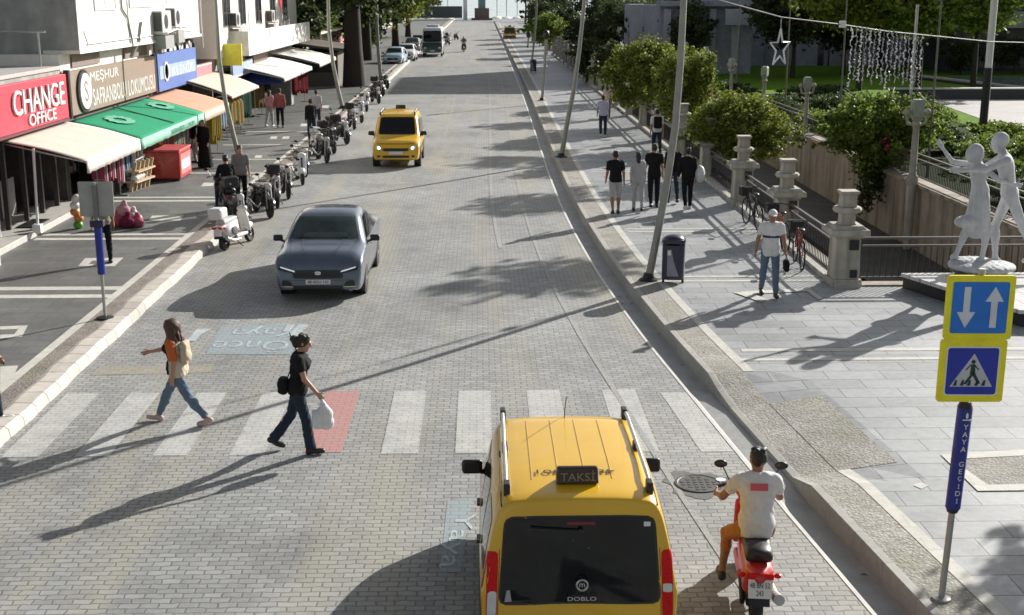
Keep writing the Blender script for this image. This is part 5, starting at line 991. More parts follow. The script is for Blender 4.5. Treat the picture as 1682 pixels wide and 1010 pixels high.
def motorbike(label, loc, rz, m, group=None, rear_box=False, tall=0, crate=False):
    t = thing('motorcycle', label, 'motorcycle', loc, rz, group); t.scale = (.93, .93, .93); r_ = .29
    sdf('tank', [ell((0, .12, .83), (.14, .27, .13), .05), rbox((0, -.1, .72), (.1, .25, .08), .05, .06)], .018, m, t); sdf('seat', [rbox((0, -.42, .80), (.13, .33, .05), .045, .03, rotX(-4))], .018, M_black, t)
    sdf('tail_fairing', [ell((0, -.72, .74), (.11, .24, .08), .04), ell((0, -.3, .66), (.12, .3, .1), .04)], .018, m, t)
    mwheel(t, -.68, r_, .13, M_dark); mwheel(t, .70, r_, .11, M_dark); handlebar(t, .38, 1.04+tall)
    b = MB(); b.box(-.14, .14, -.2, .26, .28, .58); b.lathe([(.12, -.16), (.12, .16)], 14, (0, -.1, .38), 'x'); b.box(-.09, .09, .05, .25, .56, .7); b.build('engine', M_dark, t, bevel=.02)
    b = MB(); b.tube([(0, .42, .95), (0, -.05, .62), (0, -.3, .55), (0, -.8, .72)], .03, 6); b.tube([(0, .42, .9), (0, .3, .4), (0, -.2, .3)], .025, 6)
    for s_ in (-1, 1): b.tube([(s_*.06, -.2, .38), (s_*.08, -.68, r_)], .025, 6); b.tube([(s_*.1, -.55, .72), (s_*.1, -.62, .34)], .03, 6)
    b.build('frame', M_dark, t, 50); b = MB()
    for s_ in (-1, 1): b.tube([(s_*.07, .4, 1.0), (s_*.075, .70, r_)], .026, 8)
    b.build('fork', M_metal, t, 50); b = MB(); b.grid([[(x, .70+.33*math.cos(a), r_+.33*math.sin(a)) for x in (-.07, 0, .07)] for a in [R(20+k*16) for k in range(9)]]); b.grid([[(x, -.68+.34*math.cos(a), r_+.34*math.sin(a)) for x in (-.08, 0, .08)] for a in [R(60+k*16) for k in range(8)]]); o = b.build('mudguard', m, t, 60); o.modifiers.new('t', 'SOLIDIFY').thickness = .01
    b = MB(); b.sphere((0, .5, .93), (.1, .07, .1), 14, 9); b.build('headlight', M_lampw, t, 60); b = MB(); b.box(-.08, .08, -.97, -.93, .74, .8); b.build('tail_light', M_lampr, t, bevel=.008)
    MB().tube([(.14, .25, .4), (.16, 0, .25), (.17, -.4, .28), (.19, -.85, .4)], [.025, .025, .05, .055], 8).build('exhaust', M_chrome, t, 50); b = MB(); b.bar((-.05, -.1, .28), (-.25, -.05, .015), .025, .025); b.build('stand', M_dark, t)
    MB().box(-.1, .1, -1.0, -.985, .5, .66).build('number_plate', M_plate, t)
    if rear_box: MB().box(-.21, .21, -1.0, -.6, .88, 1.2).build('top_box', M_black, t, bevel=.05)
    if tall: sdf('windshield', [rbox((0, .52, 1.2), (.2, .012, .22), .01, .01, rotX(25))], .016, glass('smoked_screen', (.1, .1, .1)), t)
    return t
GM = 'motorcycles parked along the left kerb'
sc1 = scooter('white round bodied scooter parked nearest the viewer on the left', (-6.0, 30.4, .0), R(-14), M_wplast, True, None, mat('pale_grey_seat', (.5, .5, .49), .5), vintage=True, group=GM)
sc1.scale = (.92, .92, .92)
mb1 = motorbike('black motorcycle with low handlebar just beyond the white scooter', (-6.1, 34.9, 0), R(205), mat('black_bike_paint', (.025, .025, .027), .25, coat=.6), GM)
mb2 = motorbike('dark grey motorcycle with a top box in the parked row', (-6.05, 36.6, 0), R(203), mat('grey_bike_paint', (.12, .12, .125), .3, coat=.5), GM, rear_box=True)
sc2 = scooter('white scooter with black seat at the end of the near parked cluster', (-6.0, 41.2, 0), R(200), M_cwhite, False, None, None, group=GM)
sc3 = scooter('dark scooter standing on the pavement beside the seated man', tuple(G(372, 352, LZ)), R(20), mat('black_bike_paint', (.025,)*3), True, group=GM)
copy_tree(mb1, 'black motorcycle between the top box one and the white scooter', (-6.1, 38.3, 0), R(202), GM); copy_tree(mb2, 'grey motorcycle on the pavement edge behind the white scooter', (-6.6, 33.0, .0), R(207), GM); copy_tree(mb1, 'black motorcycle right behind the white black seated scooter', (-6.2, 43.0, 0), R(206), GM)
copy_tree(mb1, 'black motorcycle at the near end of the second parked cluster', (-6.0, 46.6, 0), R(205), GM); copy_tree(sc1, 'white scooter leaning beside the black ones in the second cluster', (-6.35, 47.9, 0), R(196), GM)
copy_tree(sc3, 'dark scooter behind the white one in the second parked cluster', (-6.0, 49.4, 0), R(200), GM); copy_tree(mb2, 'grey motorcycle with top box ahead of the second cluster', (-5.95, 52.5, 0), R(202), GM)
copy_tree(mb1, 'black motorcycle at the foot of the far leaning pole', (-6.5, 55.2, 0), R(200), GM); copy_tree(mb2, 'dark motorcycle halfway between the two leaning poles', (-6.0, 58.4, 0), R(200), GM); copy_tree(sc2, 'white scooter level with the far leaning pole', (-6.05, 61.5, 0), R(200), GM)
copy_tree(sc2, 'white scooter parked alone farther up the kerb', (-6.3, 67.5, 0), R(200), GM); copy_tree(mb1, 'dark motorcycle ahead of the farthest white scooter', (-6.1, 72.5, 0), R(200), GM); copy_tree(mb2, 'dark motorcycle second from the far end of the row', (-6.4, 78, 0), R(200), GM); copy_tree(mb1, 'black motorcycle at the far end of the parked row', (-6.5, 84, 0), R(200), GM)
for i in range(7): copy_tree((mb1, mb2)[i % 2], 'dark motorcycle in the distant row by the seafront', (-4.9-.35*(i % 3)+.25*i, 141+i*6, 0), R(200), 'distant motorcycles near the seafront')
jr = random.Random(3)
for o in list(COL.objects):
    if o.get('group') == GM: o.rotation_euler.z += R(jr.uniform(-9, 9)); o.rotation_euler.y = R(jr.uniform(-7, -2)); o.location.x += jr.uniform(-.08, .08)
RS = scooter('red scooter being ridden along the right kerb with number plate', (2.78, 12.25, 0), R(-7), M_red, False, '48 BN 52\n243', group='scooters on the road', name='ridden_scooter')
# ------------------------------------------------------------ street furniture on the right
PZ = .195
def pixpole(label, pix, Y, r0, r1, base_z, group, name='street_pole', n=10):
    P = [AT(px, py, Y+dy) for px, py, dy in pix]; P[0].z = base_z; b0 = P[0].copy(); t = thing(name, label, 'pole', tuple(b0), 0, group)
    k = len(P); b = MB(); b.tube([q-b0 for q in P], [r0+(r1-r0)*i/(k-1) for i in range(k)], n); b.build('shaft', M_pole, t, 60); b = MB(); b.lathe([(r0*2.3, 0), (r0*2.3, .03), (r0*1.5, .06), (r0*1.1, .16)], 14); b.build('base_plate', M_dark, t, 40); return t
GPL = 'slender leaning poles along the pavements'
def ptilt(pix, y0): return [(px, py, 0) for px, py in pix]
q = G(1065, 460, PZ); P1 = pixpole('tall bent grey pole rising beside the litter bin', [(1065, 461, 0), (1077, 400, 0), (1093, 315, 0), (1109, 210, 0), (1118, 100, 0), (1123, 0, 0), (1127, -110, 0), (1130, -200, 0)], q.y, .085, .06, PZ, GPL)
q = G(922, 258, PZ); pixpole('thin pole curving right from the kerb near the crossing shadow', [(922, 258, 0), (932, 200, 0), (942, 150, 0), (951, 85, 0), (958, 20, 0), (963, -40, 0)], q.y, .1, .06, PZ, GPL)
q = G(890, 165, PZ); t = pixpole('dark pole with a black lamp head beyond the thin curved pole', [(890, 165, 0), (894, 125, 0), (897, 62, 0)], q.y, .09, .08, PZ, GPL); p = AT(897, 57, q.y)-t.location; b = MB(); b.sphere(p, (.2, .2, .28), 12, 8); b.build('lamp_head', M_black, t, 60)
q = G(874, 100, PZ); t = pixpole('distant thin pole above the far litter bin', [(874, 102, 0), (878, 60, 0), (881, 20, 0), (882, -20, 0)], q.y, .1, .08, PZ, GPL)
q = G(868, 78, PZ); t = pixpole('distant short pole with black lamp head by the far taxi', [(867, 84, 0), (868, 62, 0)], q.y, .1, .1, PZ, GPL); p = AT(868, 56, q.y)-t.location; b = MB(); b.sphere(p, (.25, .25, .45), 12, 8); b.build('lamp_head', M_black, t, 60)
q = G(396, 272, LZ); pixpole('leaning pole on the left in front of the peach awning', [(396, 272, 0), (383, 220, 0), (370, 165, 0), (360, 95, 0), (354, 0, 0), (351, -90, 0)], q.y, .085, .06, LZ, GPL)
q = G(562, 178, LZ); pixpole('far leaning pole on the left before the big dark tree', [(563, 182, 0), (556, 150, 0), (547, 105, 0), (540, 50, 0), (539, 0, 0), (539, -60, 0)], q.y, .11, .08, LZ, GPL)
q = G(626, 130, LZ); pixpole('grey pole beside the parked pale blue hatchback', [(626, 130, 0), (622, 90, 0), (619, 40, 0), (618, -30, 0)], q.y, .14, .1, LZ, GPL)
# litter bins
def bin_(label, loc):
    t = thing('litter_bin', label, 'litter bin', loc, R(-8), 'dark blue litter bins'); b = MB(); P = rrect(.47, .44, .17)
    b.prism([(x, y, .1) for x, y in P], (0, 0, .72)); b.build('body', mat('navy_bin', (.02, .022, .05), .4, coat=.2), t, 40)
    b = MB(); b.prism([(x*1.05, y*1.05, .86) for x, y in P], (0, 0, .07)); b.sphere((0, 0, .92), (.22, .21, .1), 14, 8); b.build('lid', mat('navy_bin', (.02, .022, .05), .4), t, 50); b = MB()
    for x in (-.2, .2): b.box(x-.02, x+.02, -.16, .16, .82, .86); b.box(x-.025, x+.025, -.02, .02, 0, .1)
    b.build('post', M_dark, t); b = MB(); b.add([(-.13, -.226, .18), (.11, -.226, .18), (-.0, -.226, .5), (-.05, -.226, .74), (-.13, -.226, .74)], [(0, 1, 2, 3, 4)]); b.build('panel', mat('lilac_grey_panel', (.24, .23, .29), .6), t); b = MB(); b.box(-.125, -.06, -.229, -.2265, .62, .72); b.build('sticker', M_plate, t); return t
bin_('dark blue litter bin with a pale triangular panel by the bent pole', tuple(G(1105, 464, PZ))); bin_('small far litter bin at the foot of the distant thin pole', tuple(G(876, 119, PZ)))
# sign posts
Mblue = mat('sign_blue', (.012, .17, .62), .4); Mnavy = mat('sign_navy', (.012, .03, .36), .4); Myb = mat('sign_yellow', (.86, .78, .015), .45); Mtube = mat('tube_blue', (.015, .03, .26), .4)
t = thing('sign_post', 'pedestrian crossing sign post with yellow framed blue signs at right', 'sign post', tuple(G(1546, 984, PZ)), R(-2)); lx = .03
def SP(z): return lx*z
b = MB(); b.tube([(0, 0, 0), (SP(3.35), 0, 3.35)], .032, 10); b.build('pole', M_metal, t, 60); b = MB(); b.lathe([(.09, 0), (.09, .02), (.04, .03)], 14); b.build('base_plate', M_metal, t)
b = MB(); b.tube([(SP(.98), -.005, .98), (SP(2.0), -.005, 2.0)], .072, 16); tb = b.build('blue_tube', Mtube, t, 50); b = MB(); b.tube([(SP(.93), 0, .93), (SP(.98), 0, .98)], [.05, .07], 12); b.tube([(SP(2.0), 0, 2.0), (SP(2.06), 0, 2.06)], [.074, .05], 12); b.build('tube_cap', M_black, t, 50)
for k, chh in enumerate('YAYA GEÇİDİ'):
    if chh != ' ': z = 1.83-.075*k; lettering('lettering', chh, M_wht, tb, (SP(z), -.085, z), (1, 0, 0), (0, 0, 1), None, .05, .003)
b = MB(); b.box(SP(1.92)-.04, SP(1.92)+.04, -.088, -.08, 1.895, 1.905); b.sphere((SP(1.94), -.082, 1.94), (.012, .01, .03), 8, 6); b.build('emblem', M_wht, tb)
def signplate(zc, xc, w, hgt, y=-.055):
    P = rrect(w, hgt, .03); o = MB().prism([(xc+x, y, zc+z) for x, z in P], (0, .03, 0)).build('sign_panel', Myb, t); return o
s1 = signplate(2.378, SP(2.375)-.0, .62, .612); s2 = signplate(2.99, SP(2.99)+.0, .63, .61)
def face(par, zc, xc, w, hgt, m, r_=.02, y=-.0585): return MB().prism([(xc+x, y, zc+z) for x, z in rrect(w, hgt, r_)], (0, .003, 0)).build('sign_face', m, par)
xc = SP(2.375); f1 = face(s1, 2.375, xc, .50, .48, M_wht, .03); f1 = MB().prism([(xc+x, -.0605, 2.375+z) for x, z in rrect(.475, .455, .025)], (0, .0019, 0)).build('sign_field', Mnavy, s1)
MB().prism([(xc-.20, -.063, 2.225), (xc+.20, -.063, 2.225), (xc+.01, -.063, 2.55)], (0, .0024, 0)).build('sign_triangle', mat('sign_white_grey', (.5, .52, .55), .5), s1)
b = MB(); yy = -.066
def poly(*p): b.prism([(xc+x, yy, 2.375+z) for x, z in p], (0, .0028, 0))
for x in (-.15, -.085, -.02, .05, .115): poly((x-.02, -.14), (x+.012, -.14), (x+.018+.0*x, -.085), (x-.0, -.085))
poly((-.075, -.125), (-.045, -.125), (.015, -.03), (-.005, -.02)); poly((.06, -.125), (.085, -.115), (.02, .0), (-.005, -.02)); poly((-.02, -.03), (.03, -.03), (.025, .07), (-.012, .07)); poly((-.012, .065), (-.055, .01), (-.065, .015), (-.02, .07)); poly((.02, .07), (.065, .02), (.058, .012), (.022, .05)); b.lathe([(.02, -.0028), (.02, 0), (.001, 0)][::-1], 12, (xc+.005, yy, 2.375+.095), 'y'); b.build('sign_symbol', mat('sign_dark_green', (.01, .04, .03), .5), s1)
xc = SP(2.99); MB().prism([(xc+x, -.0605, 2.99+z) for x, z in rrect(.52, .49, .02)], (0, .0055, 0)).build('sign_face', Mblue, s2)
b = MB(); yy = -.064
def poly2(*p): b.prism([(xc+x, yy, 2.99+z) for x, z in p], (0, .003, 0))
poly2((-.155, .20), (-.155, -.04), (-.21, -.04), (-.125, -.19), (-.04, -.04), (-.095, -.04), (-.095, .20)); b.build('sign_arrow', mat('sign_arrow_white', (.62, .66, .7), .5), s2); b = MB(); poly2((.10, -.19), (.10, .06), (.045, .06), (.13, .20), (.215, .06), (.16, .06), (.16, -.19)); b.build('sign_arrow', MC['sign_arrow_white'], s2)
b = MB(); b.bar((SP(2.3)-.1, -.012, 2.3), (SP(2.3)+.1, -.012, 2.3), .02, .03); b.bar((SP(3)-.1, -.012, 3), (SP(3)+.1, -.012, 3), .02, .03); b.build('clamp', M_dark, t)
t = thing('sign_post', 'sign post seen from its grey back with blue tube at left', 'sign post', tuple(G(173, 523, LZ)), R(4)); b = MB(); b.tube([(0, 0, 0), (0, 0, 2.55)], .03, 10); b.build('pole', M_metal, t, 60); b = MB(); b.lathe([(.16, 0), (.16, .03), (.06, .05)], 14); b.build('base_plate', M_dark, t)
b = MB(); b.tube([(0, 0, .85), (0, 0, 1.82)], .07, 14); b.build('blue_tube', Mtube, t, 50); b = MB(); b.box(-.31, .31, .035, .06, 1.92, 2.56); b.build('sign_panel', mat('grey_sign_back', (.36, .36, .33), .5, .3), t, bevel=.02); b = MB(); b.box(-.05, .03, -.03, .034, 1.9, 2.5); b.build('bracket', mat('dark_bracket', (.2, .2, .19), .5, .4), t); b = MB(); b.box(-.12, .12, -.1, .08, 1.74, 1.86); b.build('lamp_box', mat('navy_box', (.02, .02, .05), .5), t, bevel=.015)

# ------------------------------------------------------------ canal fence with stone pillars
def pillar_mesh(top=True):
    b = MB()
    def sq(w, z0, z1, w2=None):
        w2 = w2 or w; b.add([(-w, -w, z0), (w, -w, z0), (w, w, z0), (-w, w, z0), (-w2, -w2, z1), (w2, -w2, z1), (w2, w2, z1), (-w2, w2, z1)], [(0, 3, 2, 1), (4, 5, 6, 7), (0, 1, 5, 4), (1, 2, 6, 5), (2, 3, 7, 6), (3, 0, 4, 7)])
    sq(.31, 0, .16); sq(.265, .16, 1.02, .25); sq(.3, 1.02, 1.08); sq(.40, 1.08, 1.2, .39); sq(.34, 1.2, 1.27, .28); return b
def pillar(label, loc, group, finial=True):
    t = thing('fence_pillar', label, 'pillar', loc, 0, group); pillar_mesh().build('shaft', M_stone, t, bevel=.015)
    if finial:
        b = MB(); b.lathe([(.24, 1.27), (.2, 1.31), (.2, 1.52)], 4, sq=True); b.lathe([(.27, 1.52), (.3, 1.58), (.27, 1.63)], 12); b.lathe([(.22, 1.63), (.2, 1.85), (.24, 1.9)], 4, sq=True); b.box(-.19, .19, -.19, .19, 1.901, 1.96); b.build('finial', M_stone, t, bevel=.012)
    b = MB(); b.box(.02, .2, -.305, -.26, .78, .98); b.box(.06, .2, -.30, -.25, .2, .36); b.build('lamp_slot', M_dark, t); return t
GP = 'stone pillars of the canal fence'
py = [25.0, 30.0, 35.2, 40.6, 46, 51.4, 56.8, 62.2, 67.6, 73, 78.4, 83.8, 89.2, 94.6, 100, 105.4, 110.8, 116.2, 121.6, 127]
p0 = pillar('stone fence pillar with square finial beside the tiled platform', (7.45, py[0], PZ), GP); pn = ['stone fence pillar behind the man in the white shirt', 'stone fence pillar at the edge of the round bush', 'stone fence pillar hidden half by the bush foliage']
for i, y in enumerate(py[1:]): copy_tree(p0, pn[i] if i < 3 else 'stone pillar in the receding row along the canal', (7.42, y, PZ), 0, GP)
def railing(label, a, b_, hgt=.92, n=None):
    a, b_ = Vector(a), Vector(b_); t = thing('canal_railing', label, 'railing', tuple(a), 0, 'railings along the canal'); d = b_-a; m = MB()
    up = Vector((0, 0, 1)); m.bar(up*hgt, d+up*hgt, .06, .05); m.bar(up*(hgt-.16), d+up*(hgt-.16), .045, .04); m.bar(up*.12, d+up*.12, .04, .04); m.build('rail', mat('rail_grey_brown', (.12, .11, .1), .5, .4), t); m = MB(); k = int(d.length/.13)
    for i in range(1, k): q = d*(i/k); m.bar(q+up*.12, q+up*(hgt-.16), .018, .018, up=(1, 0, 0))
    m.build('baluster', M_dark, t); return t
rn = ['dark railing between the platform pillar and the next one', 'dark railing behind the parked bicycle', 'dark railing under the round bush']
for i in range(len(py)-1): railing(rn[i] if i < 3 else 'dark railing in the receding row along the canal', (7.45, py[i]+.32, PZ), (7.45, py[i+1]-.32, PZ))
railing('long dark railing across the canal end behind the platform', (7.85, 25.1, PZ), (30, 25.1, PZ), .95)
b = MB(); b.box(7.2, 7.7, 24.6, 130, .19, .29); tag(b.build('fence_plinth', M_band), 'pale stone plinth running under the canal fence', 'plinth')
# bicycles
def bicycle(label, loc, rz, m, k=1., group='bicycles by the fence'):
    t = thing('bicycle', label, 'bicycle', loc, rz, group); r_ = .33*k
    for y in (-.5*k, .52*k):
        b = MB(); b.tube([(0, y+r_*math.cos(a), r_+r_*math.sin(a)) for a in [2*PI*i/24 for i in range(24)]], .02, 6, closed=True); w = b.build('wheel', M_rub, t, 60); b = MB()
        for i in range(12): a = 2*PI*i/12; b.tube([(.02*(-1)**i, y, r_), (0, y+r_*.95*math.cos(a), r_+r_*.95*math.sin(a))], .003, 4)
        b.build('spokes', M_alu, w)
    b = MB(); c = [(0, -.08*k, .28*k), (0, -.2*k, .78*k), (0, .36*k, .82*k), (0, .52*k, r_), (0, -.5*k, r_)]
    for i, j in ((0, 1), (1, 2), (0, 2), (2, 3), (0, 4), (1, 4)): b.tube([c[i], c[j]], .017, 7)
    b.build('frame', m, t, 60); b = MB(); b.sphere((0, -.23*k, .88*k), (.07, .13, .035), 10, 7); b.tube([c[1], (0, -.22*k, .88*k)], .013, 6); b.build('saddle', M_black, t, 60); b = MB(); b.tube([c[2], (0, .34*k, .98*k)], .014, 6); b.tube([(-.28*k, .26*k, .98*k), (-.1, .36*k, 1.0*k), (.1, .36*k, 1.0*k), (.28*k, .26*k, .98*k)], .014, 6); b.build('handlebar', M_dark, t, 60)
    b = MB(); b.lathe([(.09*k, -.005), (.09*k, .005)], 14, (.03, -.08*k, .28*k), 'x'); b.bar((.04, -.08*k, .28*k), (.05, .02*k, .14*k), .02, .02); b.bar((-.04, -.08*k, .28*k), (-.05, -.18*k, .42*k), .02, .02); b.build('crank', M_dark, t); b = MB(); b.box(-.14, .14, .5*k, .78*k, .72*k, .95*k); b.build('basket', M_dark, t); return t
q = G(1238, 372, PZ); bicycle('black bicycle with basket leaning at the fence behind the walking man', (q.x-.05, q.y, PZ), R(6), M_black)
q = G(1300, 405, PZ); bicycle('red framed bicycle locked to the fence beside a stone pillar', (7.02, 28.9, PZ), R(4), M_red, 1.0); bicycle('second red bicycle by the fence, nearest the platform pillar', (7.0, 26.9, PZ), R(-5), mat('dark_red_paint', (.28, .03, .02), .5), .95)
# tiled platform and statue
pp = [(9.62, 21.45), (17.5, 21.1), (17.5, 24.6), (8.5, 24.55)]; t = thing('statue_platform', 'low white tiled platform with dark sides in front of the canal', 'platform'); b = MB(); b.prism([(x+(.08 if x < 12 else 0), y+.08, PZ) for x, y in pp], (0, 0, .26)); b.build('plinth', mat('dark_plinth', (.022, .022, .025), .5), t); b = MB(); b.prism([(x, y, PZ+.262) for x, y in pp], (0, 0, .07)); b.build('tiled_top', M_tile, t)
st = G(1611, 452, .54); t = thing('statue', 'pale grey statue of a dancing couple on a round base', 'statue', (st.x, st.y, .53), R(0)); b = MB(); b.lathe([(.5, 0), (.5, .12)], 28); b.build('base_drum', mat('dark_base', (.05, .05, .055), .6), t, 40)
sdf('base', [ell((0, 0, .2), (.66, .6, .12), .05), ell((-.2, .1, .26), (.4, .3, .1), .08)], .03, stained('statue_stone', (.58, .59, .6), (.4, .41, .42), 3), t, .01); Mst = bpy.data.materials['statue_stone']
def statue_fig(name, H, fem, p, off, rz, extra):
    J = skeleton(H, fem, p); ops = torso(J, fem, -.008)
    for n in 'RL': ops += leg(J, n, -.004)+footops(J, n)+arm(J, n, -.003, 1, 1)+hand(J, n, 20)
    ops += headops(J)+[ell(J['head']+J['HM']@V3(0, -.03, .03)*J['s'], V3(.09, .1, .1)*J['s'], .03)]+extra(J); o = sdf(name, ops, .022, Mst, t, .002); o.location = (off[0], off[1], .2); o.rotation_euler = (0, 0, R(rz)); return o
def dress(J):
    s = J['s']; p = J['pel']; o = [cap(p+V3(0, 0, .12)*s, p+V3(0, -.02, -.42)*s, .12*s, .17*s, .06, False), ell(p+V3(0, -.12, -.34)*s, V3(.15, .24, .1)*s, .05), ell(J['head']+V3(0, -.09, -.03)*s, V3(.075, .09, .12)*s, .03)]
    return o
statue_fig('woman_figure', 2.42, True, dict(lean=-10, RL=(14, 22), LL=(-12, 8), RA=(50, 14, 26, 4), LA=(-100, 10, -42, 8), nod=-8, RF=-20, LF=-15), (-.16, .02), -78, dress)
statue_fig('man_figure', 2.72, False, dict(lean=13, RL=(18, 24), LL=(-24, 6), LA=(64, 10, 24, 4), RA=(52, 15, 34, 6), nod=16), (.42, -.02), 78, lambda J: [])
# stone lamps along the far canal wall
def stone_lamp(label, loc, k=1., group='stone lamp columns along the canal'):
    M_stone = mat('weathered_lamp_stone', (.33, .32, .26), .8, var=.25, scale=4, bump=.3); t = thing('stone_lamp', label, 'lamp post', loc, 0, group); b = MB(); b.lathe([(.2*k, 0), (.2*k, .25*k), (.13*k, .35*k), (.1*k, 1.9*k), (.17*k, 2.0*k), (.13*k, 2.1*k)], 12); b.build('column', M_stone, t, 50); b = MB()
    b.tube([(0, 0, 2.0*k), (-.3*k, 0, 2.05*k), (-.34*k, 0, 2.3*k)], .06*k, 7); b.tube([(0, 0, 2.0*k), (.3*k, 0, 2.05*k), (.34*k, 0, 2.3*k)], .06*k, 7); b.sphere((-.34*k, 0, 2.42*k), .13*k, 10, 7); b.sphere((.34*k, 0, 2.42*k), .13*k, 10, 7); b.build('branch', M_stone, t, 60); b = MB(); b.lathe([(.1*k, 2.1*k), (.24*k, 2.3*k), (.26*k, 2.75*k), (.2*k, 2.85*k)], 4, sq=True); b.build('lantern', mat('pale_green_stone', (.3, .33, .27), .7), t); return t
L0 = stone_lamp('nearest stone lamp column rising from the canal beside the statue', (13.1, 37.5, .4), .95)
b = MB(); b.tube([(0, 0, -2.1), (0, 0, .0)], [.12, .17], 10); o = b.build('pile', M_stone, L0, 50)
L0.scale = (.85, .85, .85)
for y, lb in ((52, 'stone lamp column with pale lantern behind the round bush'), (60, 'stone lamp column below the hanging star'), (68, 'stone lamp column left of the star')): copy_tree(stone_lamp('x', (0, 0, 0), 1.0) if False else L0, lb, (13.5, y, .42), R(y*7), 'stone lamp columns along the canal')
L0.scale = (.95, .95, .95)
for y in (76, 84, 92, 100, 108, 116, 124, 132): copy_tree(L0, 'stone lamp column in the distant row along the canal', (13.5, y, .42), R(y*7), 'stone lamp columns along the canal')
for i, y in enumerate(range(74, 132, 8)): 
    copy_tree(L0, 'stone lamp column in the row along the street side fence', (8.1, y, .2), R(i*40), 'stone lamp columns along the fence')
# cable with star and light curtain
CB = [Vector(p) for p in ((1.9, 24.1, 6.6), (5.12, 27.57, 5.90), (6.89, 29.23, 5.51), (8.77, 31.02, 5.31), (10.51, 32.68, 5.09), (11.83, 33.93, 4.97), (14.79, 36.77, 4.69), (16.55, 38.43, 4.6), (24, 45.5, 4.2))]
t = thing('hanging_cable', 'grey cable with fittings strung across the street', 'cable'); b = MB(); b.tube([(-9, 13.5, 8.2), (-3, 19.3, 7.5)]+CB, .015, 6); b.build('wire', mat('dull_cable', (.22, .22, .21), .7), t, 60); b = MB(); q = Vector((8.85, 31.1, 5.25)); b.box(q.x-.07, q.x+.07, q.y-.07, q.y+.07, q.z-.02, q.z+.14); b.build('junction_box', M_plate, t, bevel=.01)
q = Vector((6.9, 29.24, 5.49)); t = thing('star_decoration', 'outlined star hanging from the cable', 'star ornament', tuple(q), R(45)); pts = []
for k in range(10): a = PI/2+k*PI/5; r_ = .44 if k % 2 == 0 else .17; pts.append((r_*math.cos(a), 0, -.68+r_*math.sin(a)))
b = MB(); b.tube(pts, .024, 6, closed=True); b.build('outline', M_wht, t, 60); b = MB(); b.tube([(0, 0, 0), (0, 0, -.24)], .01, 5); b.build('hanger', M_metal, t)
c0, c1 = Vector((9.19, 31.42, 5.25)), Vector((11.83, 33.93, 4.97)); t = thing('light_curtain', 'curtain of small white lights hanging from the cable', 'light curtain', tuple(c0)); d = c1-c0; b = MB(); b2 = MB()
Mbulb = [mat('pale_strand', (.3, .3, .3), .6), mat('bulb_white', (.8, .8, .8), .3), mat('bulb_grey', (.4, .4, .4), .3)]
for i in range(17):
    p = d*(i/16); ln = 1.2+.3*rnd.random(); b = MB(); n_ = 36
    rs = [.007 if k % 2 or rnd.random() < .3 else .02+.03*rnd.random()**2 for k in range(n_+1)]
    b.tube([p+Vector((rnd.uniform(-.035, .035), rnd.uniform(-.02, .02), -ln*k/n_)) for k in range(n_+1)], rs, 5); b.build('light_strand', Mbulb[1+i % 2], t)
t = thing('lamp_post', 'dark post with a white upper part standing in the park plaza', 'lamp post', tuple(G(1612, 236, .22))); b = MB(); b.tube([(0, 0, 0), (0, 0, 3.0)], .16, 10); b.lathe([(.3, 0), (.3, .3), (.17, .4)], 12); b.build('dark_shaft', M_dark, t, 50); b = MB(); b.tube([(0, 0, 3.0), (0, 0, 7.0)], .14, 10); b.build('white_shaft', M_wplast, t, 50)
t = thing('lamp_post', 'thin pale post behind the light curtain', 'lamp post', (14.4, 42, .2)); b = MB(); b.tube([(0, 0, 0), (0, 0, 5.5)], .05, 8); b.build('shaft', M_metal, t, 50)
# building beyond the park
t = thing('department_store', 'grey blue store building in shade behind the park trees', 'building'); MB().box(20.5, 62, 107, 122, .1, 16).build('wall', M_bluegrey, t); b = MB(); b.box(13.5, 20.48, 96, 120, .1, 5.2); b.build('annex', M_bluegrey, t); b = MB()
for x in (14.0, 15.7, 17.4, 19.1): b.box(x-.25, x+.25, 95.6, 95.998, .1, 5.0)
b.build('column', mat('annex_column', (.45, .46, .5), .7), t); MB().box(13.2, 20.8, 95.2, 96.3, 5.201, 5.6).build('roof_edge', M_bluegrey, t)
MB().box(20.0, 62.5, 106.2, 122.5, 16.001, 16.6).build('parapet', M_bluegrey, t)
b = MB(); b.box(18.2, 24, 94.9, 95.15, 3.85, 5.0); o = b.build('sign_panel', mat('pale_sign_panel', (.42, .44, .5), .6), t); lettering('lettering', 'LC', mat('navy_letter', (.03, .035, .07), .5), o, (21.3, 94.86, 4.35), (1, 0, 0), (0, 0, 1), 1.7, .8, .03)
for x in range(24, 60, 5): MB().box(x, x+.35, 106.9, 106.998, .2, 16).build('fin', mat('grey_fin', (.25, .26, .31), .7), t)
for x in (29, 34, 39): MB().box(x-.5, x+.5, 106.96, 106.999, .2, 2.3).build('door', M_win, t)
t = thing('shop_pavilion', 'dark glass pavilion with red letters at the far right', 'building'); MB().box(36, 70, 96, 110, .2, 9).build('wall', mat('dark_pavilion', (.06, .065, .08), .6), t); MB().box(35.8, 70, 95.4, 95.99, 3.6, 4.8).build('fascia', mat('pale_fascia', (.36, .36, .36), .6), t); MB().box(36.5, 70, 95.9, 95.995, .4, 3.5).build('glazing', M_win, t)
lettering('lettering', 'WC', M_redsign, t, (38.4, 95.36, 4.1), (1, 0, 0), (0, 0, 1), 2.6, .75, .04); MB().box(47, 58, 95.3, 95.38, 4.9, 5.8).build('red_fascia', mat('pink_red_fascia', (.45, .12, .13), .6), t)
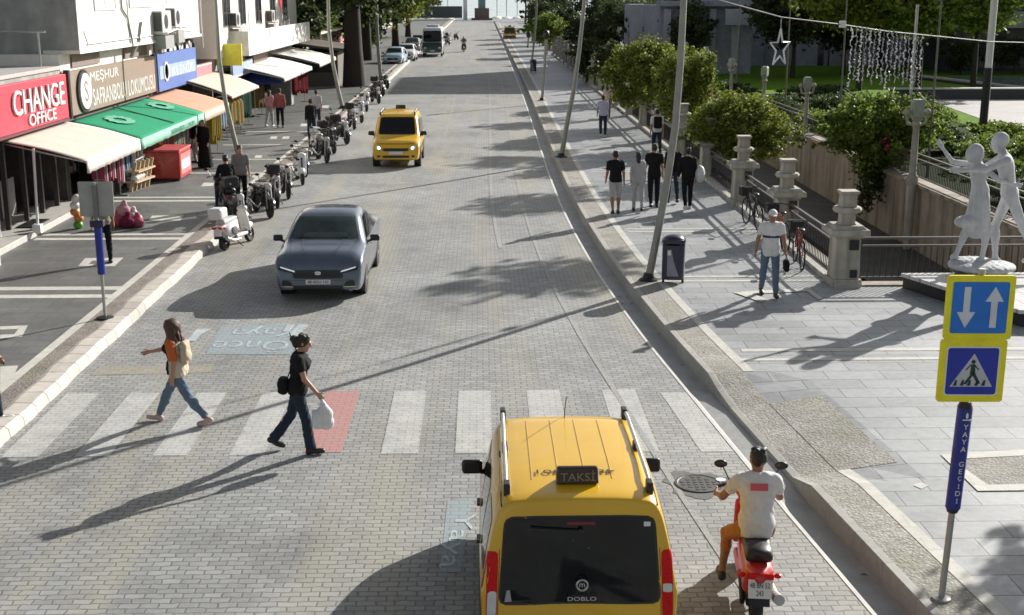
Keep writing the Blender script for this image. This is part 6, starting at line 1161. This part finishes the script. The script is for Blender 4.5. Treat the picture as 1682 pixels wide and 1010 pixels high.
# far seafront
t = thing('monument', 'distant dark monument with a tall slab by the sea', 'monument', (.3, 318, 0)); b = MB(); b.box(-1.8, 1.8, -2, 2, 0, 2.9); b.box(-2.6, 2.6, -3, 3, 0, .5); b.build('pedestal', mat('dark_red_stone', (.15, .11, .11), .7), t); b = MB(); b.box(-.9, .9, -.6, .6, 2.9, 14); b.build('slab', mat('teal_slab', (.16, .26, .27), .6), t); b = MB(); b.box(-4.6, -3.6, -.5, .5, 0, 9); b.build('white_post', M_wht, t)
b = MB(); b.box(-18, -4.5, 312, 313, .6, 3.4); tag(b.build('seafront_canopy', mat('dark_canopy', (.07, .09, .09), .7)), 'long dark canopy on the distant seafront', 'canopy')
for i, (x, hgt) in enumerate(((-14, 9), (-9, 14), (4.5, 12), (7, 15), (10, 13), (13, 16), (16, 14), (20, 17), (24, 15), (29, 16), (34, 14), (39, 15))):
    m_ = thing('mast', 'white mast of a moored boat at the seafront', 'mast', (x, 348+3*(i % 3), -1), 0, 'boat masts at the seafront'); MB().tube([(0, 0, 0), (0, 0, hgt+5)], .16, 6).build('pole', M_wht, m_)
    sdf('hull', [ell((0, 0, .6), (1.6, 4, .8), .1)], .3, M_wht, m_)
# ------------------------------------------------------------ trees and plants
q = G(1222, 262, PZ); tree('bushy_tree', 'round yellow green bush tree growing at the fence', 'tree', (8.5, 40.8, .1), 1.1, .09, (0, 0, 1.6), (1.75, 1.6, 1.3), 70, 330, .105, M_leafA, crs=.26, spread=.85)
tree('bushy_tree', 'slim yellow green tree just behind the bent pole', 'tree', (8.0, 49.0, .1), 1.3, .08, (0, 0, 2.5), (1.3, 1.4, 1.8), 55, 260, .12, M_leafA, crs=.28, spread=.85)
tree('bushy_tree', 'olive green tree left of the bent pole', 'tree', (7.3, 57, .1), 1.2, .1, (0, 0, 2.5), (1.8, 1.9, 1.8), 55, 280, .14, M_leafA, crs=.28, spread=.85)
tree('bushy_tree', 'dark olive tree farther along the fence', 'tree', (7.4, 70, .1), 1.2, .1, (0, 0, 2.2), (1.3, 1.8, 1.4), 24, 300, .16, M_leafC, crs=.4)
tree('bushy_tree', 'small dark tree in the receding fence row', 'tree', (7.2, 86, .1), 1.2, .1, (0, 0, 2.0), (1.2, 1.8, 1.3), 20, 240, .18, M_leafC, crs=.4)
tree('bushy_tree', 'small green tree near the far end of the fence', 'tree', (6.6, 128, .1), 1.4, .12, (0, 0, 2.6), (2.2, 2.6, 1.7), 20, 260, .25, M_leafB, crs=.4)
q = G(1440, 320, 0); t = tree('bougainvillea', 'large green climbing bush spilling over the canal wall', 'bush', (13.4, 41.6, -.2), 1.4, .12, (-.05, 0, 1.8), (1.85, 1.7, 1.4), 80, 330, .12, M_leafB, crs=.26, spread=.85); leaf_obj('hanging_foliage', [((-.45+.3*k, -.4, .6-.35*k), (.5-.08*k, .6, .6), 500) for k in range(4)]+[((-.7, -.9, -.2), (.4, .4, .7), 420)], .13, M_leafC, t); leaf_obj('blossom', [((-.2, -1.2, 1.5), (.25, .2, .25), 26), ((.3, -1.3, 1.2), (.3, .2, .2), 18)], .09, M_petal, t)
b = MB()
for k in range(9): a = R(20+k*40); b.tube([(.6*math.cos(a), .6*math.sin(a), 2.6), (1.4*math.cos(a), 1.4*math.sin(a), 3.15), (2.0*math.cos(a), 2.0*math.sin(a), 2.7)], [.03, .02, .008], 5)
b.build('branch', mat('light_green_stem', (.14, .2, .05), .7), t, 60)
for i, (x, y, s_, lb) in enumerate(((16, 52, 1.6, 'low hedge clump behind the canal wall by the lamp'), (17.5, 61, 1.7, 'low hedge clump below the star ornament'), (19, 70, 1.6, 'hedge clump at the shaded lawn edge'), (21, 46, 1.3, 'hedge clump beside the plaza corner'), (18.6, 38.5, 1.2, 'small hedge clump behind the statue woman'), (22.5, 36.5, 1.3, 'small hedge clump behind the statue man'))):
    tree('hedge_bush', lb, 'bush', (x, y, .2), .4, .05, (0, 0, .5), (s_*1.3, s_*1.6, .6), 16, 260, .14, M_leafB if i > 2 else M_leafC, 'hedge clumps in the park', 3)
for i, (x, y, hgt, m_, lb) in enumerate(((22.5, 91, 2.9, M_leafC, 'dark clipped tree left of the star'), (27, 94, 3.0, M_leafC, 'dark clipped tree right of the star'), (23.6, 78.5, 4.2, M_leafA, 'olive tree behind the light curtain'), (27, 77.5, 4.1, M_leafB, 'green tree right of the light curtain'), (30.6, 78, 4.2, M_leafB, 'leafy tree near the right edge'), (31.5, 99, 3.2, M_leafC, 'dark tree deep in the row behind the light curtain'), (37, 99, 3.0, M_leafC, 'dark tree deep in the row toward the pavilion'), (43, 88, 4.0, M_leafC, 'dark tree at the top right corner'))):
    tree('park_tree', lb, 'tree', (x, y, .2), hgt, .16, (0, 0, hgt+1.6), (3.3, 3.0, 2.7), 38, 420, .3, m_, 'trees in the park', 5)
for i, (x, y) in enumerate(((36, 94.3), (40, 94.2), (44, 94.4), (48, 94.1))): tree('hedge_bush', 'tall dark shrub before the glass pavilion', 'bush', (x, y, .2), .8, .08, (0, 0, 1.5), (1.6, .8, 1.3), 14, 200, .2, M_leafC, 'shrubs before the pavilion', 3)
for i, (y, m_, lb) in enumerate(((30, M_leafC, 'dark hedge behind the statue on the canal wall'), (34.5, M_leafC, 'dark hedge beside the nearest stone lamp'), (47.5, M_leafC, 'dark hedge just past the climbing bush'), (54, M_leafB, 'green hedge past the pale lantern lamp'), (62, M_leafC, 'dark hedge along the canal under the star'), (74, M_leafC, 'dark hedge in the shaded park edge'))):
    tree('hedge_bush', lb, 'bush', (15.0, y, .2), .3, .05, (0, 0, .45), (.9, 2.3+y*.03, .55), 16, 260, .13, m_, 'hedges along the canal wall', 3)
for i, y in enumerate((96, 106, 118, 132, 146)): tree('bushy_tree', 'grey green tree in the dense row beyond the canal', 'tree', (15.5+.5*(i % 2), y, .1), 1.6, .15, (0, 0, 3.2), (2.0, 4.2, 2.4), 24, 260, .28, M_leafC, 'trees in the dense row beyond the canal', 4)
railing('dark iron railing on top of the far canal wall', (13.55, 25.5, .42), (13.55, 60, .42), .8)
for i, (x, y, k_, m_) in enumerate(((16.5, 29, 1.6, M_leafC), (18.2, 34.5, 1.4, M_leafB), (18.5, 43, 1.9, M_leafB), (20.5, 48.5, 1.7, M_leafB), (21, 41, 1.5, M_leafC), (24.5, 41.5, 1.4, M_leafB), (17, 47, 1.5, M_leafC), (19.5, 55, 1.6, M_leafB))):
    tree('hedge_bush', ('dark low bush right behind the statue couple', 'green bush seen over the raised statue arm', 'green bush between the lamp and the dark post', 'green bush at the near plaza corner', 'dark bush below the dark lamp post', 'green bush at the right edge beyond the statue', 'dark bush behind the climbing bush', 'green bush beyond the climbing bush')[i], 'bush', (x, y, .2), .3, .05, (0, 0, .55), (k_, k_*1.2, .6), 22, 230, .14, m_, 'bushes in the canal side bed', 3, crs=.3, spread=.85)
for i, (x, y, k_) in enumerate(((9.3, 96, 1.3), (9.0, 106, 1.5), (9.2, 117, 1.5), (9.0, 140, 1.9), (8.8, 152, 2.0), (8.5, 166, 2.2), (8.3, 182, 2.3), (15, 128, 2.2), (17, 142, 2.6), (20, 156, 3.0), (24, 150, 3.0), (15, 170, 2.8), (19, 190, 3.2), (12, 205, 2.8), (26, 200, 3.6), (14, 235, 3.6), (32, 190, 3.6))):
    tree('bushy_tree', 'grey green tree in the far cluster beyond the fence row', 'tree', (x, y, .1), 1.4, .12, (0, 0, 1.6+.75*k_), (k_, k_*1.3, .95*k_), 18, 190, .14+.0012*y, (M_leafC, M_leafD)[i % 2], 'trees in the far cluster', 4, crs=.34, spread=.85)
for i, y in enumerate((140, 150, 160, 172, 184, 198)): copy_tree(p0, 'stone pillar in the receding row along the canal', (7.42, y, PZ), 0, GP); copy_tree(L0, 'stone lamp column in the row along the street side fence', (8.1, y+3, .2), R(i*40), 'stone lamp columns along the fence')
# left street trees
for i, (x, y, tr_, hgt, cr, m_, lb) in enumerate(((-8.4, 84, .62, 7, (5.5, 6, 3.6), M_leafC, 'massive dark street tree with thick trunk on the left'), (-12.5, 97, .45, 6, (5, 5, 4), M_leafC, 'dark street tree behind the massive trunk'), (-10.5, 118, .4, 5, (4, 4, 3.6), M_leafC, 'street tree above the parked white cars'), (-10, 150, .4, 4, (3.6, 5, 3), M_leafA, 'bright green tree above the minibus'), (-14.5, 108, .4, 4, (3.2, 4, 3), M_leafB, 'leafy tree before the tan building'), (-10.5, 185, .4, 3.5, (4, 8, 2.8), M_leafC, 'dark tree mass beyond the minibus'), (-14.5, 90, .3, 1.6, (3.2, 5, 3.4), M_leafC, 'low dark tree filling the gap behind the kiosk'), (-12, 128, .3, 2.0, (3, 7, 3), M_leafC, 'low dark tree between tan and pink buildings'))):
    tree('street_tree', lb, 'tree', (x, y, .1), hgt, tr_, (0, 0, hgt+1.8), cr, 36, 330, .42, m_, 'street trees on the left', 6)
for i, (x, y, hgt) in enumerate(((15, 288, 6.0), (19.5, 292, 7), (10.5, 300, 5.5), (24.5, 275, 7.5), (29, 262, 7), (-21, 300, 7), (34, 245, 7.5))):
    t = thing('palm_tree', 'palm tree on the distant seafront', 'palm', (x, y, 0), 0, 'palms at the seafront'); MB().tube([(0, 0, 0), (.1, 0, hgt*.5), (0, 0, hgt)], [.3, .22, .2], 8).build('trunk', M_bark, t, 60); b = MB()
    for k in range(22):
        a = 2*PI*k/22; e = rnd.uniform(-.6, .8); pts = [Vector((r_*math.cos(a), r_*math.sin(a), hgt+e*r_*.5-.14*r_*r_)) for r_ in (0, .7, 1.5, 2.2, 2.8)]; sd = Vector((-math.sin(a), math.cos(a), 0)); b.grid([[p-sd*w, p+Vector((0, 0, w*.4)), p+sd*w] for p, w in zip(pts, (.06, .28, .3, .22, .03))])
    b.build('frond', M_leafD, t)
for x, y, z, lb in ((14.6, 40.4, 8.2, 'tall slender tree rising behind the climbing bush'), (14.4, 50.2, 8.0, 'tall slender tree rising between two stone lamps'), (14.6, 60.2, 8.2, 'tall slender tree rising at the star ornament'), (14.8, 73, 8.0, 'tall slender tree farthest along the canal')):
    tree('tall_tree', lb, 'tree', (x, y, .2), 6.6, .035, (0, 0, z), (2.0, 1.5, .9), 26, 90, .2, M_leafB, 'tall slender trees along the canal', 5, crs=.3, spread=.85, bark=mat('pale_grey_bark', (.16, .16, .13), .85, var=.2))
# off-frame tree whose dappled shade reaches the pavement
tree('park_tree', 'leafy plaza tree just beyond the right edge', 'tree', (13.6, 18.5, .2), 2.6, .14, (0, 0, 4.2), (1.9, 1.9, 1.4), 22, 170, .2, M_leafB)
# ------------------------------------------------------------ people
jean = cloth('blue_jeans', (.115, .17, .23)); djean = cloth('dark_jeans', (.025, .035, .055)); blk = cloth('black_cloth', (.012, .012, .013)); tee = cloth('white_tee', (.68, .67, .66)); gry = cloth('grey_cloth', (.2, .19, .18)); lgr = cloth('pale_grey_cloth', (.42, .41, .41))
cream = cloth('cream_vest', (.55, .47, .36)); orange = cloth('orange_sleeve', (.52, .13, .04)); tan_ = cloth('tan_shorts', (.36, .16, .06)); lilac = cloth('lilac_shirt', (.42, .42, .55)); redsh = cloth('dusty_red_shirt', (.3, .1, .1)); shoeb = mat('black_shoe', (.02, .02, .02), .5); shoew = mat('white_shoe', (.6, .58, .56), .6); shoer = mat('pink_shoe', (.5, .36, .35), .6)
def bag(name, label, cat, loc, ops, m, rz=0, h=.014, handle=None):
    t = thing(name, label, cat, loc, rz); sdf('body', ops, h, m, t, .004)
    if handle: MB().tube(handle, .008, 6).build('handle', m, t, 60)
    return t
# woman in cream vest crossing to the left
def vest(t, J):
    s = J['s']; o = torso(J, True, .036)+[rbox(J['pel']+J['T']*.06*s, V3(.2, .15, .19)*s, .11*s, .04*s)]+[cut(-J['T'], J['pel']-J['T']*.10*s), cut(J['T'], J['neck']+J['T']*.0), cut(V3(-.15, 1, 0), J['chest']+V3(0, .055, 0))]
    sdf('vest', o, .011, cream, t, .004); sdf('sleeve', arm(J, 'L', .028, .95), .011, orange, t, .004); sdf('sleeve', arm(J, 'R', .022, 1, .1), .011, gry, t, .003)
c = (G(258, 702)+G(335, 690))/2
w1, J1 = person('woman in a cream vest with brown wavy hair striding left over the crossing', (c.x, c.y, .006), R(84), 1.62, True, dict(lean=4, RL=(30, 6), LL=(-26, 14), RF=8, LF=-22, RA=(48, 10, 28, 6), LA=(-12, 10, 18, 6), turn=-22, nod=5), blk, .5, None, .04, jean, .97, .002, shoer, 'wavy', M_hairb, None, .0115, parts=(vest,))
p = world_pt(w1, J1['chest']+V3(-.06, -.20, -.06)); bag('backpack', 'beige rucksack on the back of the woman in the cream vest', 'backpack', tuple(p), [rbox((0, .02, 0), (.11, .05, .17), .045, .03), ell((.02, -.01, -.06), (.09, .05, .09), .04)], cloth('beige_bag', (.5, .42, .31)), R(84))
# woman in black crossing to the right
c = (G(468, 738)+G(520, 746))/2
w2, J2 = person('woman in black shirt and dark flared jeans crossing to the right', (c.x, c.y, .006), R(-88), 1.66, True, dict(lean=5, RL=(15, 8), LL=(-17, 20), RF=4, LF=-26, RA=(16, 8, 24, 4), LA=(-6, 8, 10, 4), nod=16), blk, .62, None, .07, djean, 1.0, .028, shoeb, 'bun', M_hairk, None, .0115)
p = world_pt(w2, J2['Rwr']+J2['Rfa']*.1); bag('carrier_bag', 'white plastic carrier bag in the hand of the woman in black', 'bag', tuple(p), [rbox((0, 0, -.28), (.08, .14, .14), .07, .04), cap((0, .02, -.12), (0, 0, -.02), .06, .02, .05), ell((0, .06, -.36), (.07, .09, .08), .04)], mat('white_polythene', (.66, .66, .68), .35, bump=1, bscale=22), R(-70))
p = world_pt(w2, J2['pel']+V3(.02, -.19, .05)); bag('hip_bag', 'black hip bag behind the woman in black', 'bag', tuple(p), [rbox((0, 0, 0), (.12, .07, .11), .06, .03)], blk, R(-88), handle=[(.1, .05, .08), (.0, .2, .45), (-.1, .1, .7)])
# scooter rider
def back_print(t, J):
    s = J['s']; q = J['chest']+J['T']*.075*s+V3(0, -.139, 0); MB().box(-.085, .085, -.004, .004, -.035, .035).build('shirt_print', mat('coral_print', (.62, .1, .12), .7), t, loc=tuple(q)); t_ = KIDS[t.name][-1]; t_.rotation_euler = (R(-16), 0, 0)
def belt(t, J): pass
RS.location = (2.74, 11.75, 0)
rd_, JR = person('man in a white tee shirt and tan shorts riding the red scooter', (2.70, 11.75-.34, .0), R(-5), 1.74, False, dict(seat=.90, lean=8, RL=(62, 66), LL=(60, 64), RLab=7, LLab=20, RA=(34, 14, 44, 0), LA=(26, 30, 48, 8), nod=6, turn=14), tee, .62, None, .10, tan_, .52, .0, shoeb, 'short', M_hairk, M_skin2, .0115, curl=(70, 70), parts=(back_print,))
# man with white cap walking toward the camera
def stripe(t, J):
    o = torso(J, False, .0225, .03)+[cut(V3(0, 0, 1), J['waist']+V3(0, 0, .09)), cut(V3(0, 0, -1), J['waist']+V3(0, 0, .035))]; sdf('shirt_stripe', o, .011, cloth('navy_stripe', (.05, .06, .12)), t, .0035)
q = G(1262, 487, PZ)
mw, JM = person('man in white polo shirt with navy stripe and cap walking toward the viewer', (q.x, q.y, PZ+.004), R(176), 1.75, False, dict(lean=2, RL=(-10, 14), LL=(16, 6), RA=(-12, 14, 14, 8), LA=(14, 12, 14, 6), LF=6, RF=-16, nod=8), tee, .62, None, .13, jean, .98, .004, shoeb, 'cap', mat('white_cap', (.66, .65, .62), .7), M_skin2, .0115, belly=.035, parts=(stripe,))
p = world_pt(mw, JM['Lwr']+JM['Lfa']*.1); bag('hand_bag', 'small black bag held by the man in the white polo', 'bag', tuple(p), [rbox((0, 0, -.16), (.05, .13, .11), .04, .03)], blk, R(176), handle=[(0, -.1, -.08), (0, -.05, 0), (0, .05, 0), (0, .1, -.08)])
# group walking away on the right pavement
def walk(k): return dict(lean=4, RL=(18*k, 8 if k > 0 else 20), LL=(-18*k, 20 if k > 0 else 8), RA=(-14*k, 8, 14, 4), LA=(14*k, 8, 14, 4), RF=-10 if k < 0 else 4, LF=4 if k < 0 else -10)
def P_(label, px, py, z, rz, H, fem, k, h=.018, **kw):
    q = G(px, py, z); return person(label, (q.x, q.y, z+.003), R(rz), H, fem, walk(k), h=h, **kw)
P_('man in black tee shirt and pale shorts walking away', 1010, 352, PZ, 2, 1.74, False, .8, top=blk, sleeve=.7, bottom=lgr, blen=.5, shoe=shoeb, skin=M_skin2)
P_('woman in a pale patterned outfit walking beside the man in shorts', 1047, 347, PZ, -3, 1.64, True, -.6, top=lgr, sleeve=1, fore=.6, bottom=lgr, shoe=shoeb, hair='long')
P_('man dressed all in black in the middle of the group', 1073, 341, PZ, 0, 1.8, False, .7, top=blk, sleeve=.75, bottom=blk, shoe=shoeb)
P_('person in dark clothes half hidden behind the bent pole', 1104, 333, PZ, 0, 1.72, False, -.5, top=blk, sleeve=1, fore=.5, bottom=djean, shoe=shoeb)
g5, JG = P_('man in black at the right end of the group with a white bag', 1128, 344, PZ, 4, 1.72, False, .6, top=blk, sleeve=1, fore=.9, bottom=blk, shoe=shoew); p = world_pt(g5, JG['Rsh']+V3(.16, -.05, -.35)); bag('shoulder_bag', 'white shoulder bag of the man at the right end of the group', 'bag', tuple(p), [ell((0, 0, -.05), (.14, .2, .24), .05)], mat('white_bag', (.6, .6, .58), .6), h=.025)
P_('person in a lilac shirt and dark trousers far along the right pavement', 990, 225, PZ, 0, 1.74, False, .5, .022, top=lilac, sleeve=.75, bottom=djean, shoe=shoew)
P_('person in a pale top with a yellow bag near the fence row', 997, 196, PZ, 0, 1.68, True, .4, .024, top=cream, sleeve=.75, bottom=djean, shoe=shoew, hair='long'); q = G(1001, 192, PZ); bag('shoulder_bag', 'bright yellow bag carried near the fence row', 'bag', (q.x+.2, q.y-.3, 1.25), [ell((0, 0, 0), (.18, .12, .28), .05)], mat('yellow_bag', (.55, .5, .05), .6), h=.03)
g7, J7 = P_('person in a white top with dark backpack beside the dark bush shade', 1078, 256, PZ, 0, 1.72, False, -.5, .02, top=tee, sleeve=.8, bottom=djean, shoe=shoeb); p = world_pt(g7, J7['chest']+V3(0, -.2, -.05)); bag('backpack', 'black backpack worn over a white top', 'backpack', tuple(p), [rbox((0, 0, 0), (.15, .09, .22), .06, .03)], blk, h=.025)
# left pavement
P_('man in a dusty red shirt and dark trousers by the blue parasol stall', 461, 210, LZ, 10, 1.76, False, .3, .022, top=redsh, sleeve=1, fore=.9, bottom=blk, shoe=shoeb)
P_('woman in pink top and pale trousers beside the man in the red shirt', 444, 208, LZ, -20, 1.66, True, .3, .022, top=cA[3], sleeve=1, fore=.5, bottom=lgr, shoe=shoew, hair='long')
P_('man dressed in black standing near the parked motorcycles', 513, 233, LZ, 30, 1.74, False, -.4, .02, top=blk, sleeve=1, fore=.9, bottom=djean, shoe=shoew)
P_('man in a grey shirt standing behind the man in black', 521, 212, LZ, -10, 1.74, False, .4, .022, top=lgr, sleeve=.8, bottom=djean, shoe=shoeb)
def robe(J): return [cap(J['pel']+V3(0, 0, .2), V3(0, 0, .06), .16, .27, .08), *torso(J, True, .03), *arm(J, 'R', .035, 1, .9), *arm(J, 'L', .035, 1, .9), cut(V3(0, 0, -1), V3(0, 0, .03))]
P_('woman in a long black robe under the green awning', 338, 275, LZ, 160, 1.66, True, .1, .018, top=blk, sleeve=1, fore=.9, skirt=robe, hair='long', shoe=shoeb)
P_('person in dark clothes inside the shade beside the robed woman', 322, 268, LZ, 120, 1.7, False, .1, .02, top=blk, sleeve=1, fore=.9, bottom=lgr, shoe=shoeb)
q = G(398, 338, LZ); person('man in a grey shirt standing among the parked scooters', (q.x, q.y, LZ), R(200), 1.74, False, walk(.15), top=gry, sleeve=.8, bottom=blk, shoe=shoeb, h=.017)
q = sc3.location; person('person in black seated on the dark scooter on the pavement', (q.x+.12, q.y-.32, LZ), sc3.rotation_euler.z, 1.7, False, dict(seat=.9, lean=8, RL=(64, 66), LL=(62, 64), RLab=14, LLab=16, RA=(30, 10, 40, 4), LA=(30, 10, 40, 4), nod=10), top=blk, sleeve=1, fore=.9, bottom=djean, shoe=shoeb, h=.017)
P_('person in dark trousers standing hidden behind the left sign panel', 174, 432, LZ, 20, 1.7, False, .1, .016, top=cloth('khaki_shirt', (.22, .2, .14)), sleeve=.9, bottom=blk, shoe=shoeb)
P_('person in black at the left edge of the crossing', -16, 690, .1, -70, 1.68, False, .8, .016, top=blk, sleeve=1, fore=.7, bottom=djean, shoe=shoew)
# distant rider
ms = copy_tree(RS, 'dark distant scooter being ridden toward the viewer', (-1.85, 139, 0), PI); ms['group'] = 'scooters on the road'
for c_ in COL.objects:
    if c_.parent == ms and c_.name.startswith('fairing'): c_.data = c_.data.copy(); c_.data.materials[0] = MC['black_bike_paint']
person('distant rider in a pale helmet and dark jacket', (-1.85, 139.34, 0), PI, 1.74, False, dict(seat=.9, lean=6, RL=(62, 66), LL=(60, 62), RLab=14, LLab=14, RA=(34, 12, 40, 4), LA=(34, 12, 40, 4)), top=gry, sleeve=1, fore=.9, bottom=blk, shoe=shoeb, h=.03, hair='cap', hm=M_wplast)
for i, (px, py) in enumerate(((637, 72), (600, 76), (585, 84), (664, 66))):
    q = G(px, py, LZ); person(('pedestrian in dark clothes by the far parked cars', 'pedestrian in grey under the street trees', 'pedestrian in black beside the massive trunk', 'pedestrian in red near the pink building')[i], (q.x-1.5, q.y, LZ), R(i*70), 1.72, i % 2 == 1, walk(.4), top=(blk, gry, blk, redsh)[i], sleeve=.9, bottom=djean, shoe=shoeb, h=.034)
